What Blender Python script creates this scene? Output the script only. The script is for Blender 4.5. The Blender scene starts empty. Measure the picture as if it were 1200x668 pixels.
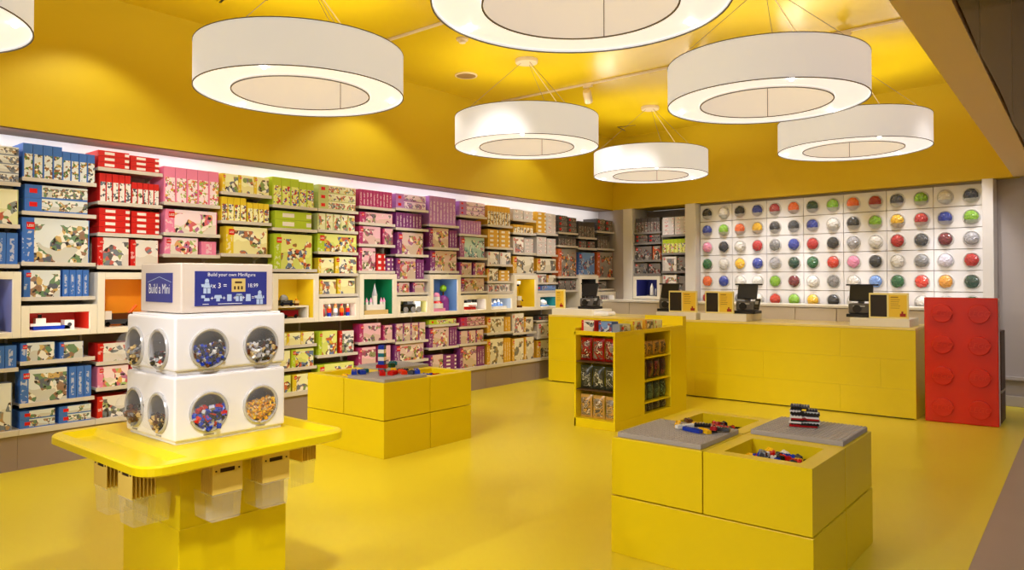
import bpy, bmesh, math, random
from mathutils import Vector, Matrix
random.seed(7)
PI = math.pi
sc = bpy.context.scene
COL = sc.collection

# ------------------------------------------------------------------ camera
F_PX, YAW, PITCH, CY = 848.99, math.radians(39.502), math.radians(1.0), 312.18
cam = bpy.data.cameras.new('camera')
cam.sensor_width = 36.0
cam.lens = F_PX / 1200.0 * 36.0
cam.shift_y = (CY - 334.0) / 1200.0
cam.clip_end = 100
co = bpy.data.objects.new('camera', cam)
co.location = (0, 0, 1.45)
co.rotation_euler = (PI / 2 + PITCH, 0, YAW)
COL.objects.link(co)
sc.camera = co
# ------------------------------------------------------------------ world, exposure
w = bpy.data.worlds.new('world')
sc.world = w
w.use_nodes = True
w.node_tree.nodes['Background'].inputs[0].default_value = (1.0, 0.95, 0.94, 1)
w.node_tree.nodes['Background'].inputs[1].default_value = 0.75
sc.view_settings.view_transform = 'Standard'
sc.view_settings.look = 'None'
sc.view_settings.exposure = 0.12
sc.view_settings.gamma = 1.0
sc.view_settings.use_curve_mapping = False
LAMP_UNDER, LAMP_SIDE, LAMP_INNER, LAMP_TOP = 0.64, 0.36, 0.36, 4.4
SPOT_W = 36.0


def spot(name, loc, target, watt, angle, blend=0.25, size=0.05, color=(0.98, 0.96, 0.985)):
    l = bpy.data.lights.new(name, 'SPOT')
    l.energy = watt
    l.spot_size = angle
    l.spot_blend = blend
    l.shadow_soft_size = size
    l.color = color
    o = bpy.data.objects.new(name, l)
    o.location = loc
    d = Vector(target) - Vector(loc)
    o.rotation_euler = d.to_track_quat('-Z', 'Y').to_euler()
    COL.objects.link(o)
    return o


# wall washers: recessed downlights along the ceiling edge over the shelving
for i, yy in enumerate((-0.6, 2.28, 5.1, 7.9)):
    spot('downlight_beam', (-5.78, yy, 3.77), (-5.80, yy, 0), SPOT_W * (0.7 if i == 3 else 1), math.radians(106), 0.35)
# spots along the ceiling tracks, plus unseen fill spots added lower, without fittings
for x, y, z, tx, ty, tz, e, ang in (
        (-4.78, 7.2, 3.6, -5.75, 10.3, 1.3, 70, 36), (-3.4, 7.2, 3.6, -3.5, 10.1, 1.4, 200, 44), (-0.98, 7.2, 3.6, -1.3, 9.9, 1.3, 110, 40),
        (-3.45, 4.65, 3.6, -3.5, 8.4, 0.1, 120, 38), (-0.98, 7.2, 3.6, -2.0, 8.35, 0.3, 60, 44), (-5.95, 4.65, 3.6, -5.7, 8.4, 0.3, 110, 36),
        (-4.3, -2.2, 2.8, -3.6, 1.6, 0.7, 150, 50), (-2.2, -2.0, 2.8, -1.6, 3.6, 0.2, 380, 46), (-1.15, 0.9, 3.0, -2.9, 1.65, 0.85, 200, 56),
        (-4.0, 0.4, 2.8, -5.0, 4.2, 0.2, 220, 46), (-3.4, 1.6, 2.8, -3.8, 6.0, 0.2, 210, 44), (-3.4, 1.0, 2.8, -3.6, 3.4, 0.0, 50, 60),
        (-4.4, -1.4, 2.8, -6.3, 1.6, 1.2, 190, 56), (-3.5, 1.2, 2.8, -6.3, 3.2, 1.25, 220, 54), (-3.42, 4.65, 3.6, -6.3, 5.6, 1.1, 280, 46), (-3.42, 7.2, 3.6, -6.3, 8.6, 1.2, 280, 46)):
    spot('track_and_fill_beam', (x, y, z), (tx, ty, tz), e, math.radians(ang), 0.85, 0.09)
# unseen spots added to brighten the bubble bins and the alcove
for k, xx in enumerate((-5.5, -4.4, -3.6, -2.8, -2.0, -1.25)):
    yb = 10.42 - 0.1 * (xx + 6.38)
    spot('back_wall_fill', (xx, yb - 0.88, 3.77), (xx, yb + 0.05, 1.35), 135, math.radians(33), 0.7)
# unseen fill light added under the bulkhead to brighten the white wall's top
for k in range(4):
    l = bpy.data.lights.new('cove_strip', 'AREA')  # added unseen fill light, not a cove fitting
    l.shape, l.size, l.size_y, l.energy, l.color = 'RECTANGLE', 3.2, 0.03, 7.0, (1, 0.95, 0.95)
    o = bpy.data.objects.new('cove_strip', l)
    o.location = (-6.44, -1.2 + 3.3 * k, 2.582)
    o.rotation_euler = Vector((-0.75, 0, -0.65)).to_track_quat('-Z', 'Y').to_euler()
    COL.objects.link(o)


# ------------------------------------------------------------------ helpers
def lin(c):
    if isinstance(c, str):
        c = [int(c[i:i + 2], 16) / 255 for i in (0, 2, 4)]
    return tuple((v / 12.92 if v <= 0.04045 else ((v + 0.055) / 1.055) ** 2.4) for v in c) + (1,)


MATS = {}


def mat(name, color, rough=0.5, metal=0.0, emit=0.0, emit_col=None, trans=0.0, ior=1.45, alpha=1.0, coat=0.0, noise=0.0, spec=0.5):
    if name in MATS:
        return MATS[name]
    m = bpy.data.materials.new(name)
    m.use_nodes = True
    nt = m.node_tree
    p = nt.nodes['Principled BSDF']
    c = lin(color)
    p.inputs['Base Color'].default_value = c
    p.inputs['Roughness'].default_value = rough
    p.inputs['Metallic'].default_value = metal
    p.inputs['IOR'].default_value = ior
    p.inputs['Transmission Weight'].default_value = trans
    p.inputs['Alpha'].default_value = alpha
    p.inputs['Coat Weight'].default_value = coat
    p.inputs['Specular IOR Level'].default_value = spec
    if emit:
        p.inputs['Emission Color'].default_value = lin(emit_col or color)
        p.inputs['Emission Strength'].default_value = emit
    if noise:
        tc = nt.nodes.new('ShaderNodeTexCoord')
        nz = nt.nodes.new('ShaderNodeTexNoise')
        nz.inputs['Scale'].default_value = 1.2
        nz.inputs['Detail'].default_value = 4.0
        mp = nt.nodes.new('ShaderNodeMapRange')
        mp.inputs['To Min'].default_value = max(0.02, rough - noise)
        mp.inputs['To Max'].default_value = rough + noise
        nt.links.new(tc.outputs['Object'], nz.inputs['Vector'])
        nt.links.new(nz.outputs['Fac'], mp.inputs['Value'])
        nt.links.new(mp.outputs['Result'], p.inputs['Roughness'])
    MATS[name] = m
    return m


YEL = mat('yellow_laminate', (0.91, 0.81, 0.045), 0.32, noise=0.06)
FLOORY = mat('yellow_resin_floor', (0.905, 0.825, 0.19), 0.30, noise=0.03)
CEILY = mat('yellow_gloss_ceiling', (0.895, 0.775, 0.11), 0.22, noise=0.05)
BULKY = mat('yellow_bulkhead_paint', (0.885, 0.765, 0.11), 0.5, noise=0.05)
WHITE = mat('white_gloss', (0.95, 0.945, 0.955), 0.3)
WALLW = mat('white_wall_paint', (0.90, 0.885, 0.87), 0.6)
GREYW = mat('grey_wall_paint', (0.70, 0.66, 0.64), 0.6)
CREAM = mat('cream_lacquer', (0.945, 0.92, 0.86), 0.4)
BEIGE = mat('beige_cabinet', (0.86, 0.80, 0.70), 0.45)
SHELF = mat('shelf_grey_beige', (0.83, 0.80, 0.755), 0.45)
SBACK = mat('shelf_back_panel', (0.62, 0.58, 0.47), 0.6)
KICK = mat('kick_plate_grey', (0.60, 0.53, 0.50), 0.5)
MALLF = mat('mall_floor_stone', (0.66, 0.58, 0.53), 0.45, noise=0.1)
HEAD = mat('header_beige', (0.95, 0.84, 0.60), 0.55)
BRONZE = mat('bronze_cladding', (0.66, 0.51, 0.17), 0.16, noise=0.03, spec=0.25)
DARK = mat('dark_void', (0.06, 0.055, 0.05), 0.8)
BLACK = mat('black_plastic', (0.085, 0.08, 0.078), 0.35)
DGREY = mat('dark_grey_plastic', (0.36, 0.35, 0.345), 0.3)
GREYP = mat('grey_studded_plate', (0.66, 0.64, 0.645), 0.4)
CARD = mat('kraft_card', (0.94, 0.82, 0.40), 0.6)
CARDP = mat('sign_gold_card', (0.95, 0.80, 0.22), 0.5)
REDP = mat('red_plastic', (0.86, 0.17, 0.04), 0.25)
SIGNB = mat('sign_blue', (0.19, 0.22, 0.55), 0.45)
PRINT = mat('white_print', (0.93, 0.94, 0.96), 0.5)
CHROME = mat('metal_trim', (0.72, 0.70, 0.66), 0.25, metal=1.0)
GLASSY = mat('clear_plastic', (0.97, 0.96, 0.93), 0.06, alpha=0.17, spec=0.9)
BUBBLE = mat('clear_bubble', (0.95, 0.95, 0.95), 0.03, alpha=0.08, spec=1.0)
BOWL = mat('frosted_bowl', (0.88, 0.88, 0.89), 0.2, alpha=0.62)
SHADE = mat('fabric_shade', (0.88, 0.87, 0.86), 0.7, emit=LAMP_SIDE, emit_col=(0.93, 0.96, 1.0))
INNER = mat('fabric_inner', (0.88, 0.84, 0.77), 0.7, emit=LAMP_INNER, emit_col=(0.96, 0.95, 0.95))
DIFF = mat('lamp_diffuser', (0.95, 0.95, 0.95), 0.5, emit=LAMP_UNDER, emit_col=(1, 0.97, 0.955))
TOPD = mat('lamp_top_diffuser', (0.95, 0.95, 0.95), 0.5, emit=LAMP_TOP, emit_col=(1, 0.97, 0.955))
BULB = mat('bulb_glow', (1, 1, 1), 0.4, emit=14, emit_col=(1, 0.98, 0.94))
STRIP = mat('case_light_strip', (1, 1, 1), 0.4, emit=16, emit_col=(1, 0.96, 0.92))
RIM = mat('shade_rim', (0.45, 0.42, 0.38), 0.5)
WIRE = mat('steel_wire', (0.55, 0.5, 0.42), 0.4, metal=0.6)
CABLE = mat('pale_cable', (0.90, 0.83, 0.66), 0.5)
CEILFIX = mat('ceiling_fixture_cream', (0.90, 0.82, 0.66), 0.5)
GRILLE = mat('speaker_grille', (0.58, 0.45, 0.22), 0.7)
BR = {k: mat('brick_' + k, v, 0.22) for k, v in dict(
    red=(0.78, 0.07, 0.05), blue=(0.09, 0.22, 0.68), yellow=(0.97, 0.78, 0.10), white=(0.92, 0.91, 0.89), black=(0.05, 0.05, 0.055),
    grey=(0.55, 0.55, 0.56), green=(0.03, 0.42, 0.20), lime=(0.54, 0.76, 0.10), orange=(0.95, 0.42, 0.08), pink=(0.95, 0.60, 0.75),
    maroon=(0.48, 0.03, 0.08), navy=(0.07, 0.09, 0.17), brown=(0.36, 0.19, 0.09), tan=(0.82, 0.70, 0.45), sky=(0.48, 0.65, 0.93), teal=(0.10, 0.45, 0.52),
    slate=(0.25, 0.26, 0.28), silver=(0.72, 0.72, 0.75), purple=(0.55, 0.25, 0.58), lilac=(0.86, 0.84, 0.90), darkgreen=(0.02, 0.27, 0.18), gold=(0.90, 0.62, 0.10),
    crimson=(0.66, 0.04, 0.07), vermilion=(0.88, 0.20, 0.06)).items()}


class MB:
    """collects geometry and links it as one mesh object"""

    def __init__(s):
        s.v, s.f, s.m, s.sm = [], [], [], []
        s.uv = {}

    def add(s, verts, faces, m=0, smooth=False):
        b = len(s.v)
        s.v += [tuple(p) for p in verts]
        for f in faces:
            s.f.append(tuple(b + i for i in f))
            s.m.append(m)
            s.sm.append(smooth)
        return s

    def box(s, x0, x1, y0, y1, z0, z1, m=0):
        v = [(x0, y0, z0), (x1, y0, z0), (x1, y1, z0), (x0, y1, z0), (x0, y0, z1), (x1, y0, z1), (x1, y1, z1), (x0, y1, z1)]
        return s.add(v, [(0, 3, 2, 1), (4, 5, 6, 7), (0, 1, 5, 4), (1, 2, 6, 5), (2, 3, 7, 6), (3, 0, 4, 7)], m)

    def obox(s, c, size, rot, m=0):
        M = Matrix.Translation(c) @ rot.to_matrix().to_4x4()
        x, y, z = (q / 2 for q in size)
        v = [M @ Vector(p) for p in ((-x, -y, -z), (x, -y, -z), (x, y, -z), (-x, y, -z), (-x, -y, z), (x, -y, z), (x, y, z), (-x, y, z))]
        return s.add(v, [(0, 3, 2, 1), (4, 5, 6, 7), (0, 1, 5, 4), (1, 2, 6, 5), (2, 3, 7, 6), (3, 0, 4, 7)], m)

    def prism(s, pts, z0, z1, m=0):
        n = len(pts)
        v = [(p[0], p[1], z0) for p in pts] + [(p[0], p[1], z1) for p in pts]
        f = [tuple(range(n - 1, -1, -1)), tuple(range(n, 2 * n))] + [(i, (i + 1) % n, n + (i + 1) % n, n + i) for i in range(n)]
        return s.add(v, f, m)

    def lathe(s, prof, seg=24, M=None, m=0, smooth=True, closed=False, cap=True):
        n = len(prof)
        v = []
        for k in range(seg):
            a = 2 * PI * k / seg
            for r, z in prof:
                v.append(Vector((r * math.cos(a), r * math.sin(a), z)))
        if M is not None:
            v = [M @ p for p in v]
        f = []
        for k in range(seg):
            k2 = (k + 1) % seg
            for i in range(n if closed else n - 1):
                j = (i + 1) % n
                f.append((k * n + i, k2 * n + i, k2 * n + j, k * n + j))
        s.add(v, f, m, smooth)
        if cap and not closed:
            b = len(s.v) - len(v)
            for i, rev in ((0, True), (n - 1, False)):
                if prof[i][0] > 1e-6:
                    ring = [b + k * n + i for k in range(seg)]
                    s.f.append(tuple(reversed(ring)) if rev else tuple(ring))
                    s.m.append(m)
                    s.sm.append(False)
        return s

    def tube(s, p, q, r, seg=8, m=0):
        p, q = Vector(p), Vector(q)
        d = q - p
        M = Matrix.Translation(p) @ d.to_track_quat('Z', 'Y').to_matrix().to_4x4()
        return s.lathe([(r, 0), (r, d.length)], seg, M, m)

    def cyl(s, c, r, h, seg=20, m=0, axis='Z'):
        R = {'Z': Matrix.Identity(4), 'Y': Matrix.Rotation(PI / 2, 4, 'X'), 'X': Matrix.Rotation(PI / 2, 4, 'Y')}[axis]
        return s.lathe([(r, 0), (r, h)], seg, Matrix.Translation(c) @ R, m)

    def ball(s, c, r, seg=16, m=0, sz=1.0):
        prof = [(max(1e-7, r * math.sin(PI * i / 8)), -r * sz * math.cos(PI * i / 8)) for i in range(9)]
        return s.lathe(prof, seg, Matrix.Translation(c), m, cap=False)

    def mesh(s, name, mats):
        me = bpy.data.meshes.new(name)
        me.from_pydata(s.v, [], s.f)
        for m in (mats if isinstance(mats, (list, tuple)) else [mats]):
            me.materials.append(m)
        me.polygons.foreach_set('material_index', s.m)
        me.polygons.foreach_set('use_smooth', s.sm)
        if s.uv:
            ul = me.uv_layers.new(name='UVMap')
            for fi, uvs in s.uv.items():
                for li, c in zip(me.polygons[fi].loop_indices, uvs):
                    ul.data[li].uv = c
        me.update()
        if any(s.sm):
            me.set_sharp_from_angle(angle=math.radians(38))
        return me

    def build(s, name, mats, parent=None, loc=None, rz=None, bevel=0.0, seg=2):
        o = bpy.data.objects.new(name, s.mesh(name, mats))
        COL.objects.link(o)
        if parent:
            o.parent = parent
        if loc is not None:
            o.location = loc
        if rz is not None:
            o.rotation_euler = (0, 0, rz)
        if bevel:
            b = o.modifiers.new('bevel', 'BEVEL')
            b.width = bevel
            b.segments = seg
            b.limit_method = 'ANGLE'
        return o


def tag(o, label=None, cat=None, group=None, kind=None):
    if label:
        o['label'] = label
    if cat:
        o['category'] = cat
    if group:
        o['group'] = group
    if kind:
        o['kind'] = kind
    return o


def thing(name, label, cat, loc=(0, 0, 0), rz=0.0, group=None):
    o = bpy.data.objects.new(name, None)
    o.empty_display_size = 0.1
    o.location = loc
    o.rotation_euler = (0, 0, rz)
    COL.objects.link(o)
    return tag(o, label, cat, group)


def copy_tree(o, parent=None):
    c = o.copy()
    COL.objects.link(c)
    if parent:
        c.parent = parent
    for ch in list(o.children):
        copy_tree(ch, c)
    return c


def text_mb(body, size, M, depth=0.0, mb=None, m=0, shear=0.0, align='CENTER'):
    """adds flat or extruded lettering to an MB, M places it (text lies in local XY)"""
    cu = bpy.data.curves.new('lettering', 'FONT')
    cu.body = body
    cu.size = size
    cu.extrude = depth
    cu.shear = shear
    cu.align_x = align
    cu.align_y = 'CENTER'
    cu.resolution_u = 3
    ob = bpy.data.objects.new('lettering', cu)
    COL.objects.link(ob)
    dg = bpy.context.evaluated_depsgraph_get()
    me = bpy.data.meshes.new_from_object(ob.evaluated_get(dg))
    mb = mb or MB()
    mb.add([M @ v.co for v in me.vertices], [tuple(p.vertices) for p in me.polygons], m)
    bpy.data.objects.remove(ob)
    bpy.data.meshes.remove(me)
    return mb


def struct(o, label=None):
    o['kind'] = 'structure'
    o['category'] = o.name.split('_')[0]
    if label:
        o['label'] = label
    return o


FACE_Y = Matrix.Rotation(PI / 2, 4, 'X')                      # XY text -> stands up, facing -Y
FACE_X = Matrix.Rotation(PI / 2, 4, 'Z') @ FACE_Y             # facing +X

# back wall frame: u runs along the wall, v goes into it
BO = Vector((-6.38, 10.42, 0))
RB = -math.atan(0.1)


def B(u, v, z):
    return BO + Matrix.Rotation(RB, 3, 'Z') @ Vector((u, v, z))


ORD3 = ['first', 'second', 'third']
# ------------------------------------------------------------------ room shell
ZC, ZB = 3.79, 2.60


def hx_in(y):
    return -0.82 + 0.0198 * (9.85 - y)


def hx_out(y):
    return -0.57 + 0.0182 * (7.83 - y)


def fx(y):
    return -0.62 + 0.0161 * (8.01 - y)


struct(MB().prism([(-6.9, -4), (fx(-4), -4), (fx(11.8), 11.8), (-6.9, 11.8)], -0.12, 0.0).build('floor', FLOORY), 'glossy yellow resin shop floor')
struct(MB().prism([(fx(-4), -4), (5, -4), (5, 11.8), (fx(11.8), 11.8)], -0.12, -0.002).build('floor_mall', MALLF), 'grey brown stone floor of the mall passage')
struct(MB().box(-6.9, -0.62, -4, 10.7, ZC, ZC + 0.1).build('ceiling', CEILY), 'glossy yellow ceiling with round pendant lamps')
struct(MB().box(-6.86, -6.72, -4, 11.8, 0, ZC).build('wall_left', WALLW), 'white wall behind the shelving bays')
struct(MB().box(-6.72, -6.40, -4, 10.42, ZB, ZC).build('wall_left_bulkhead', BULKY), 'yellow bulkhead above the shelving bays')
struct(MB().box(-0.33, 5.62, 0.0, 0.6, ZB, ZC).build('wall_back_bulkhead', BULKY, None, BO, RB), 'yellow bulkhead above the back wall')
struct(MB().box(-6.86, -0.7, -4.1, -4, 0, ZC).build('wall_front', WALLW), 'white wall at the near end of the shop')
m = MB().box(-0.5, 0.20, 0.02, 0.14, 0, ZB).box(1.55, 5.4, 0.13, 0.25, 0, ZB).box(5.4, 9.5, 0.16, 0.28, 0, 4.6)
m.box(-0.5, 5.4, 0.62, 0.7, 0, ZB)
struct(m.build('wall_back', GREYW, None, BO, RB), 'grey back wall')
m = MB().box(0.20, 0.38, -0.02, 0.62, 0, ZB).box(1.37, 1.55, -0.02, 0.62, 0, ZB)
struct(m.build('trim_1', WALLW, None, BO, RB, 0.004), 'white pillars either side of the back alcove')
struct(MB().box(5.29, 5.40, -0.04, 0.16, 0, ZB).build('trim_2', WALLW, None, BO, RB, 0.004), 'white post right of the bubble bin wall')
m = MB().box(5.42, 9.4, 0.10, 0.16, 0.30, 0.34).box(5.42, 9.4, 0.125, 0.16, 0.0, 0.12)
struct(m.build('trim_3', GREYW, None, BO, RB, 0.004), 'grey rail and skirting on the end wall')
struct(MB().box(-6.715, -6.398, -4, 10.41, 2.590, 2.5995).build('trim_shade_strip', mat('bulkhead_shade_brown', (0.42, 0.28, 0.08), 0.5)), 'brown strip painted as the shade under the yellow bulkhead')  # dark strip paints in the shade on the bulkhead's underside
# white panelling of the bin wall: 7 x 6 panels with open joints
m = MB()
for i in range(7):
    for j in range(7):
        x0, x1 = 1.56 + 0.532 * i, 1.56 + 0.532 * (i + 1)
        z1 = 2.57 - 0.255 * j
        m.box(x0 + 0.003, x1 - 0.003, 0.10, 0.13, z1 - 0.255 + 0.004, z1 - 0.004)
struct(m.build('trim_4', mat('white_panel', (0.945, 0.94, 0.95), 0.35), None, BO, RB, 0.003), 'white panelling that carries the bubble bins')
# storefront header
h = MB().prism([(hx_in(-4), -4), (hx_out(-4), -4), (hx_out(9.9), 9.9), (hx_in(9.9), 9.9)], ZB, 4.7, 0)
struct(h.build('wall_right_header', HEAD), 'beige header over the open shop front')
c = MB()
edges = [-4, -1.9, 0.2, 2.3, 4.4, 6.5, 8.6, 9.9]
for a, b in zip(edges[:-1], edges[1:]):      # bowed panels, each a shallow curve in plan
    n = 10
    v = []
    for k in range(n + 1):
        y = a + 0.008 + (b - a - 0.016) * k / n
        x = hx_out(y) + 0.006 + 0.010 * math.sin(PI * k / n)
        v += [(x, y, ZB + 0.01), (x, y, 4.69)]
    c.add(v, [(2 * k, 2 * k + 2, 2 * k + 3, 2 * k + 1) for k in range(n)], 0, True)
struct(c.build('trim_5', BRONZE), 'glossy bronze cladding over the shop front')
for k, (x, y) in enumerate(((2.4, 1.0), (2.4, 5.0), (2.4, 9.0))):  # unseen lights added to brighten the mall passage and cladding
    t = thing('mall_fill_light', 'added unseen ceiling light over the mall passage, ' + ORD3[k] + ' along it', 'lamp', (x, y, 4.7), 0, 'added mall passage lights')
    MB().box(-0.22, 0.22, -1.5, 1.5, -0.05, -0.001).build('housing', WHITE, t)
    MB().box(-0.2, 0.2, -1.48, 1.48, -0.054, -0.0505).build('diffuser', mat('mall_fill_diffuser', (1, 1, 1), 0.5, emit=9.0), t)
struct(MB().box(-0.62, 6, -4, 12, 4.7, 4.8).build('ceiling_mall', DARK), 'dark ceiling of the mall passage')
struct(MB().box(4.9, 5, -4, 12, 0, 4.7).build('wall_right', mat('mall_brown', (0.66, 0.48, 0.14), 0.5)), 'far side of the mall passage')
struct(MB().box(-0.4, 5, 12.0, 12.1, 0, 4.7).build('wall_mall_end', mat('mall_brown', (0.66, 0.48, 0.14), 0.5)), 'brown end wall of the mall passage')

# ------------------------------------------------------------------ ceiling fittings
def ring_lamp(loc, label):
    t = thing('pendant_lamp', label, 'lamp', loc, 0, 'ring pendant lamps')
    R, r, H = 0.76, 0.50, 0.31
    S = 64
    MB().lathe([(R, 0), (R, H), (R - 0.006, H), (R - 0.006, 0)], S, closed=True).build('outer_shade', SHADE, t)
    MB().lathe([(r, 0.0), (r, H + 0.03), (r + 0.006, H + 0.03), (r + 0.006, 0.0)], S, closed=True).build('inner_shade', INNER, t)
    MB().lathe([(r + 0.007, 0.012), (R - 0.007, 0.012), (R - 0.007, 0.018), (r + 0.007, 0.018)], S, closed=True, smooth=False).build('diffuser', DIFF, t)
    MB().lathe([(r + 0.007, H - 0.03), (R - 0.007, H - 0.03), (R - 0.007, H - 0.024), (r + 0.007, H - 0.024)], S, closed=True, smooth=False).build('top_diffuser', TOPD, t)
    m = MB().lathe([(R - 0.004, -0.006), (R + 0.003, -0.006), (R + 0.003, 0.0), (R - 0.004, 0.0)], S, closed=True)
    m.lathe([(r - 0.003, -0.006), (r + 0.006, -0.006), (r + 0.006, 0.0), (r - 0.003, 0.0)], S, closed=True)
    m.lathe([(R - 0.004, H), (R + 0.003, H), (R + 0.003, H + 0.006), (R - 0.004, H + 0.006)], S, closed=True)
    for az in (108, 288):
        x, y = math.cos(math.radians(az)), math.sin(math.radians(az))
        m.tube((x * (r - 0.001), y * (r - 0.001), 0), (x * (r - 0.001), y * (r - 0.001), H), 0.003, 6)
    m.build('shade_rim', RIM, t)
    top = ZC - loc[2]
    for k in range(3):
        a = math.radians(100 + 120 * k)
        x, y = math.cos(a), math.sin(a)
        MB().tube((x * (R - 0.02), y * (R - 0.02), H), (x * 0.05, y * 0.05, top - 0.03), 0.0025, 6).build('suspension_wire', WIRE, t)
    for az in (188, 62, 305):
        x, y = math.cos(math.radians(az)), math.sin(math.radians(az))
        bo = MB().ball((x * 0.685, y * 0.685, 0.010), 0.02, 12).build('bulb', BULB, t)
        MB().cyl((x * 0.685, y * 0.685, 0.019), 0.016, 0.03, 10).build('socket', WHITE, bo)
    MB().tube((0.30, 0.33, H + 0.02), (0.03, 0.0, top - 0.03), 0.005, 8).build('power_cable', CABLE, t)
    MB().tube((0.30, 0.33, H + 0.02), (0.36, 0.36, H + 0.02), 0.005, 8).build('cable_entry', CABLE, t)
    MB().lathe([(0.001, -0.04), (0.115, -0.04), (0.12, -0.03), (0.12, -0.001), (0.001, -0.001)], 28, Matrix.Translation((0, 0, top))).build('ceiling_canopy', CEILFIX, t)
    return t


ring_lamp((-4.70, 3.20, 2.85), 'large white ring pendant lamp over the low table left of centre')
ring_lamp((-2.08, 3.07, 2.85), 'largest white ring pendant lamp, cut off by the top edge')
ring_lamp((-4.77, 6.03, 2.85), 'white ring pendant lamp in the middle, over the shelving side')
ring_lamp((-4.79, 8.76, 2.85), 'smallest white ring pendant lamp, near the back corner')
ring_lamp((-2.10, 5.72, 2.85), 'white ring pendant lamp right of centre, nearer of the overlapping pair')
ring_lamp((-2.13, 8.38, 2.85), 'white ring pendant lamp at right, behind its larger neighbour')
ring_lamp((-4.98, 0.72, 2.85), 'white ring pendant lamp cut off by the upper left corner')
ring_lamp((-2.10, 0.40, 2.85), 'white ring pendant lamp above the near edge of the shop')

for (y, x0, x1, lab) in ((7.22, -6.1, -0.9, 'slim ceiling track running across the shop near the back'), (4.65, -6.1, -2.9, 'slim ceiling track running behind the left ring lamp')):
    t = thing('lighting_track', lab, 'track', (0, y, ZC), 0)
    MB().box(x0, x1, -0.014, 0.014, -0.022, -0.001).build('rail', CEILFIX, t, None, None, 0.003)
    for x in (x0, x1):
        MB().box(x - 0.02, x + 0.02, -0.017, 0.017, -0.026, -0.001).build('end_cap', CEILFIX, t, None, None, 0.003)


def track_head(x, y, aim, label):
    t = thing('track_spotlight', label, 'spotlight', (x, y, ZC - 0.022), 0, 'track spotlights')
    MB().box(-0.06, 0.06, -0.016, 0.016, -0.03, 0).build('adapter', CEILFIX, t, None, None, 0.003)
    MB().tube((0, 0, -0.03), (0, 0, -0.09), 0.012, 10).build('stem', CEILFIX, t)
    d = Vector(aim).normalized()
    M = Matrix.Translation((0, 0, -0.14)) @ d.to_track_quat('Z', 'Y').to_matrix().to_4x4()
    MB().lathe([(0.02, -0.09), (0.045, -0.085), (0.05, -0.05), (0.05, 0.075), (0.044, 0.075), (0.040, 0.04), (0.001, 0.035)], 20, M).build('lamp_head', CEILFIX, t)
    MB().lathe([(0.001, 0.042), (0.036, 0.042)], 16, M, cap=False).build('lens', BULB, t)


track_head(-4.78, 7.22, (-0.3, 0.7, -0.6), 'small cream spotlight on the ceiling track between two ring lamps')
track_head(-3.4, 7.22, (0.0, 0.75, -0.6), 'cream track spotlight behind the big nearest ring lamp')
track_head(-1.9, 7.22, (0.0, 0.7, -0.6), 'cream track spotlight near the right end of the track')


def slot_diffuser(x, y, rz, label):
    t = thing('air_diffuser', label, 'vent', (x, y, ZC), rz, 'ceiling air vents')
    m = MB().box(-0.16, 0.16, -0.045, 0.0, -0.008, -0.001).box(-0.16, -0.115, 0.0, 0.3, -0.008, -0.001)
    m.build('vent_frame', CEILY, t)
    MB().box(-0.145, 0.15, -0.032, -0.012, -0.011, -0.008).build('slot', BLACK, t)
    MB().box(-0.147, -0.127, -0.012, 0.29, -0.011, -0.008).build('slot', BLACK, t)


slot_diffuser(-5.45, 3.20, math.radians(80), 'black angled slot vent in the ceiling above the left ring lamp')
slot_diffuser(-5.66, 9.62, math.radians(10), 'small black angled slot vent in the ceiling near the back')
t = thing('ceiling_speaker', 'round tan speaker grille set in the yellow ceiling', 'speaker', (-5.67, 6.05, ZC))
MB().lathe([(0.001, -0.012), (0.11, -0.012), (0.115, -0.001), (0.001, -0.001)], 28).build('grille', GRILLE, t)
MB().lathe([(0.112, -0.014), (0.128, -0.012), (0.13, -0.001), (0.112, -0.001)], 28, closed=True).build('grille_ring', CEILFIX, t)
t = thing('ceiling_sensor', 'small round cream detector on the ceiling beside the big ring lamp', 'detector', (-4.83, 5.1, ZC))
MB().lathe([(0.001, -0.05), (0.03, -0.045), (0.045, -0.02), (0.001, -0.02)], 20).build('sensor_dome', CEILFIX, t)
MB().lathe([(0.055, -0.02), (0.06, -0.001), (0.001, -0.001), (0.001, -0.02)], 20, closed=True).build('sensor_base', CEILFIX, t)

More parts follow.
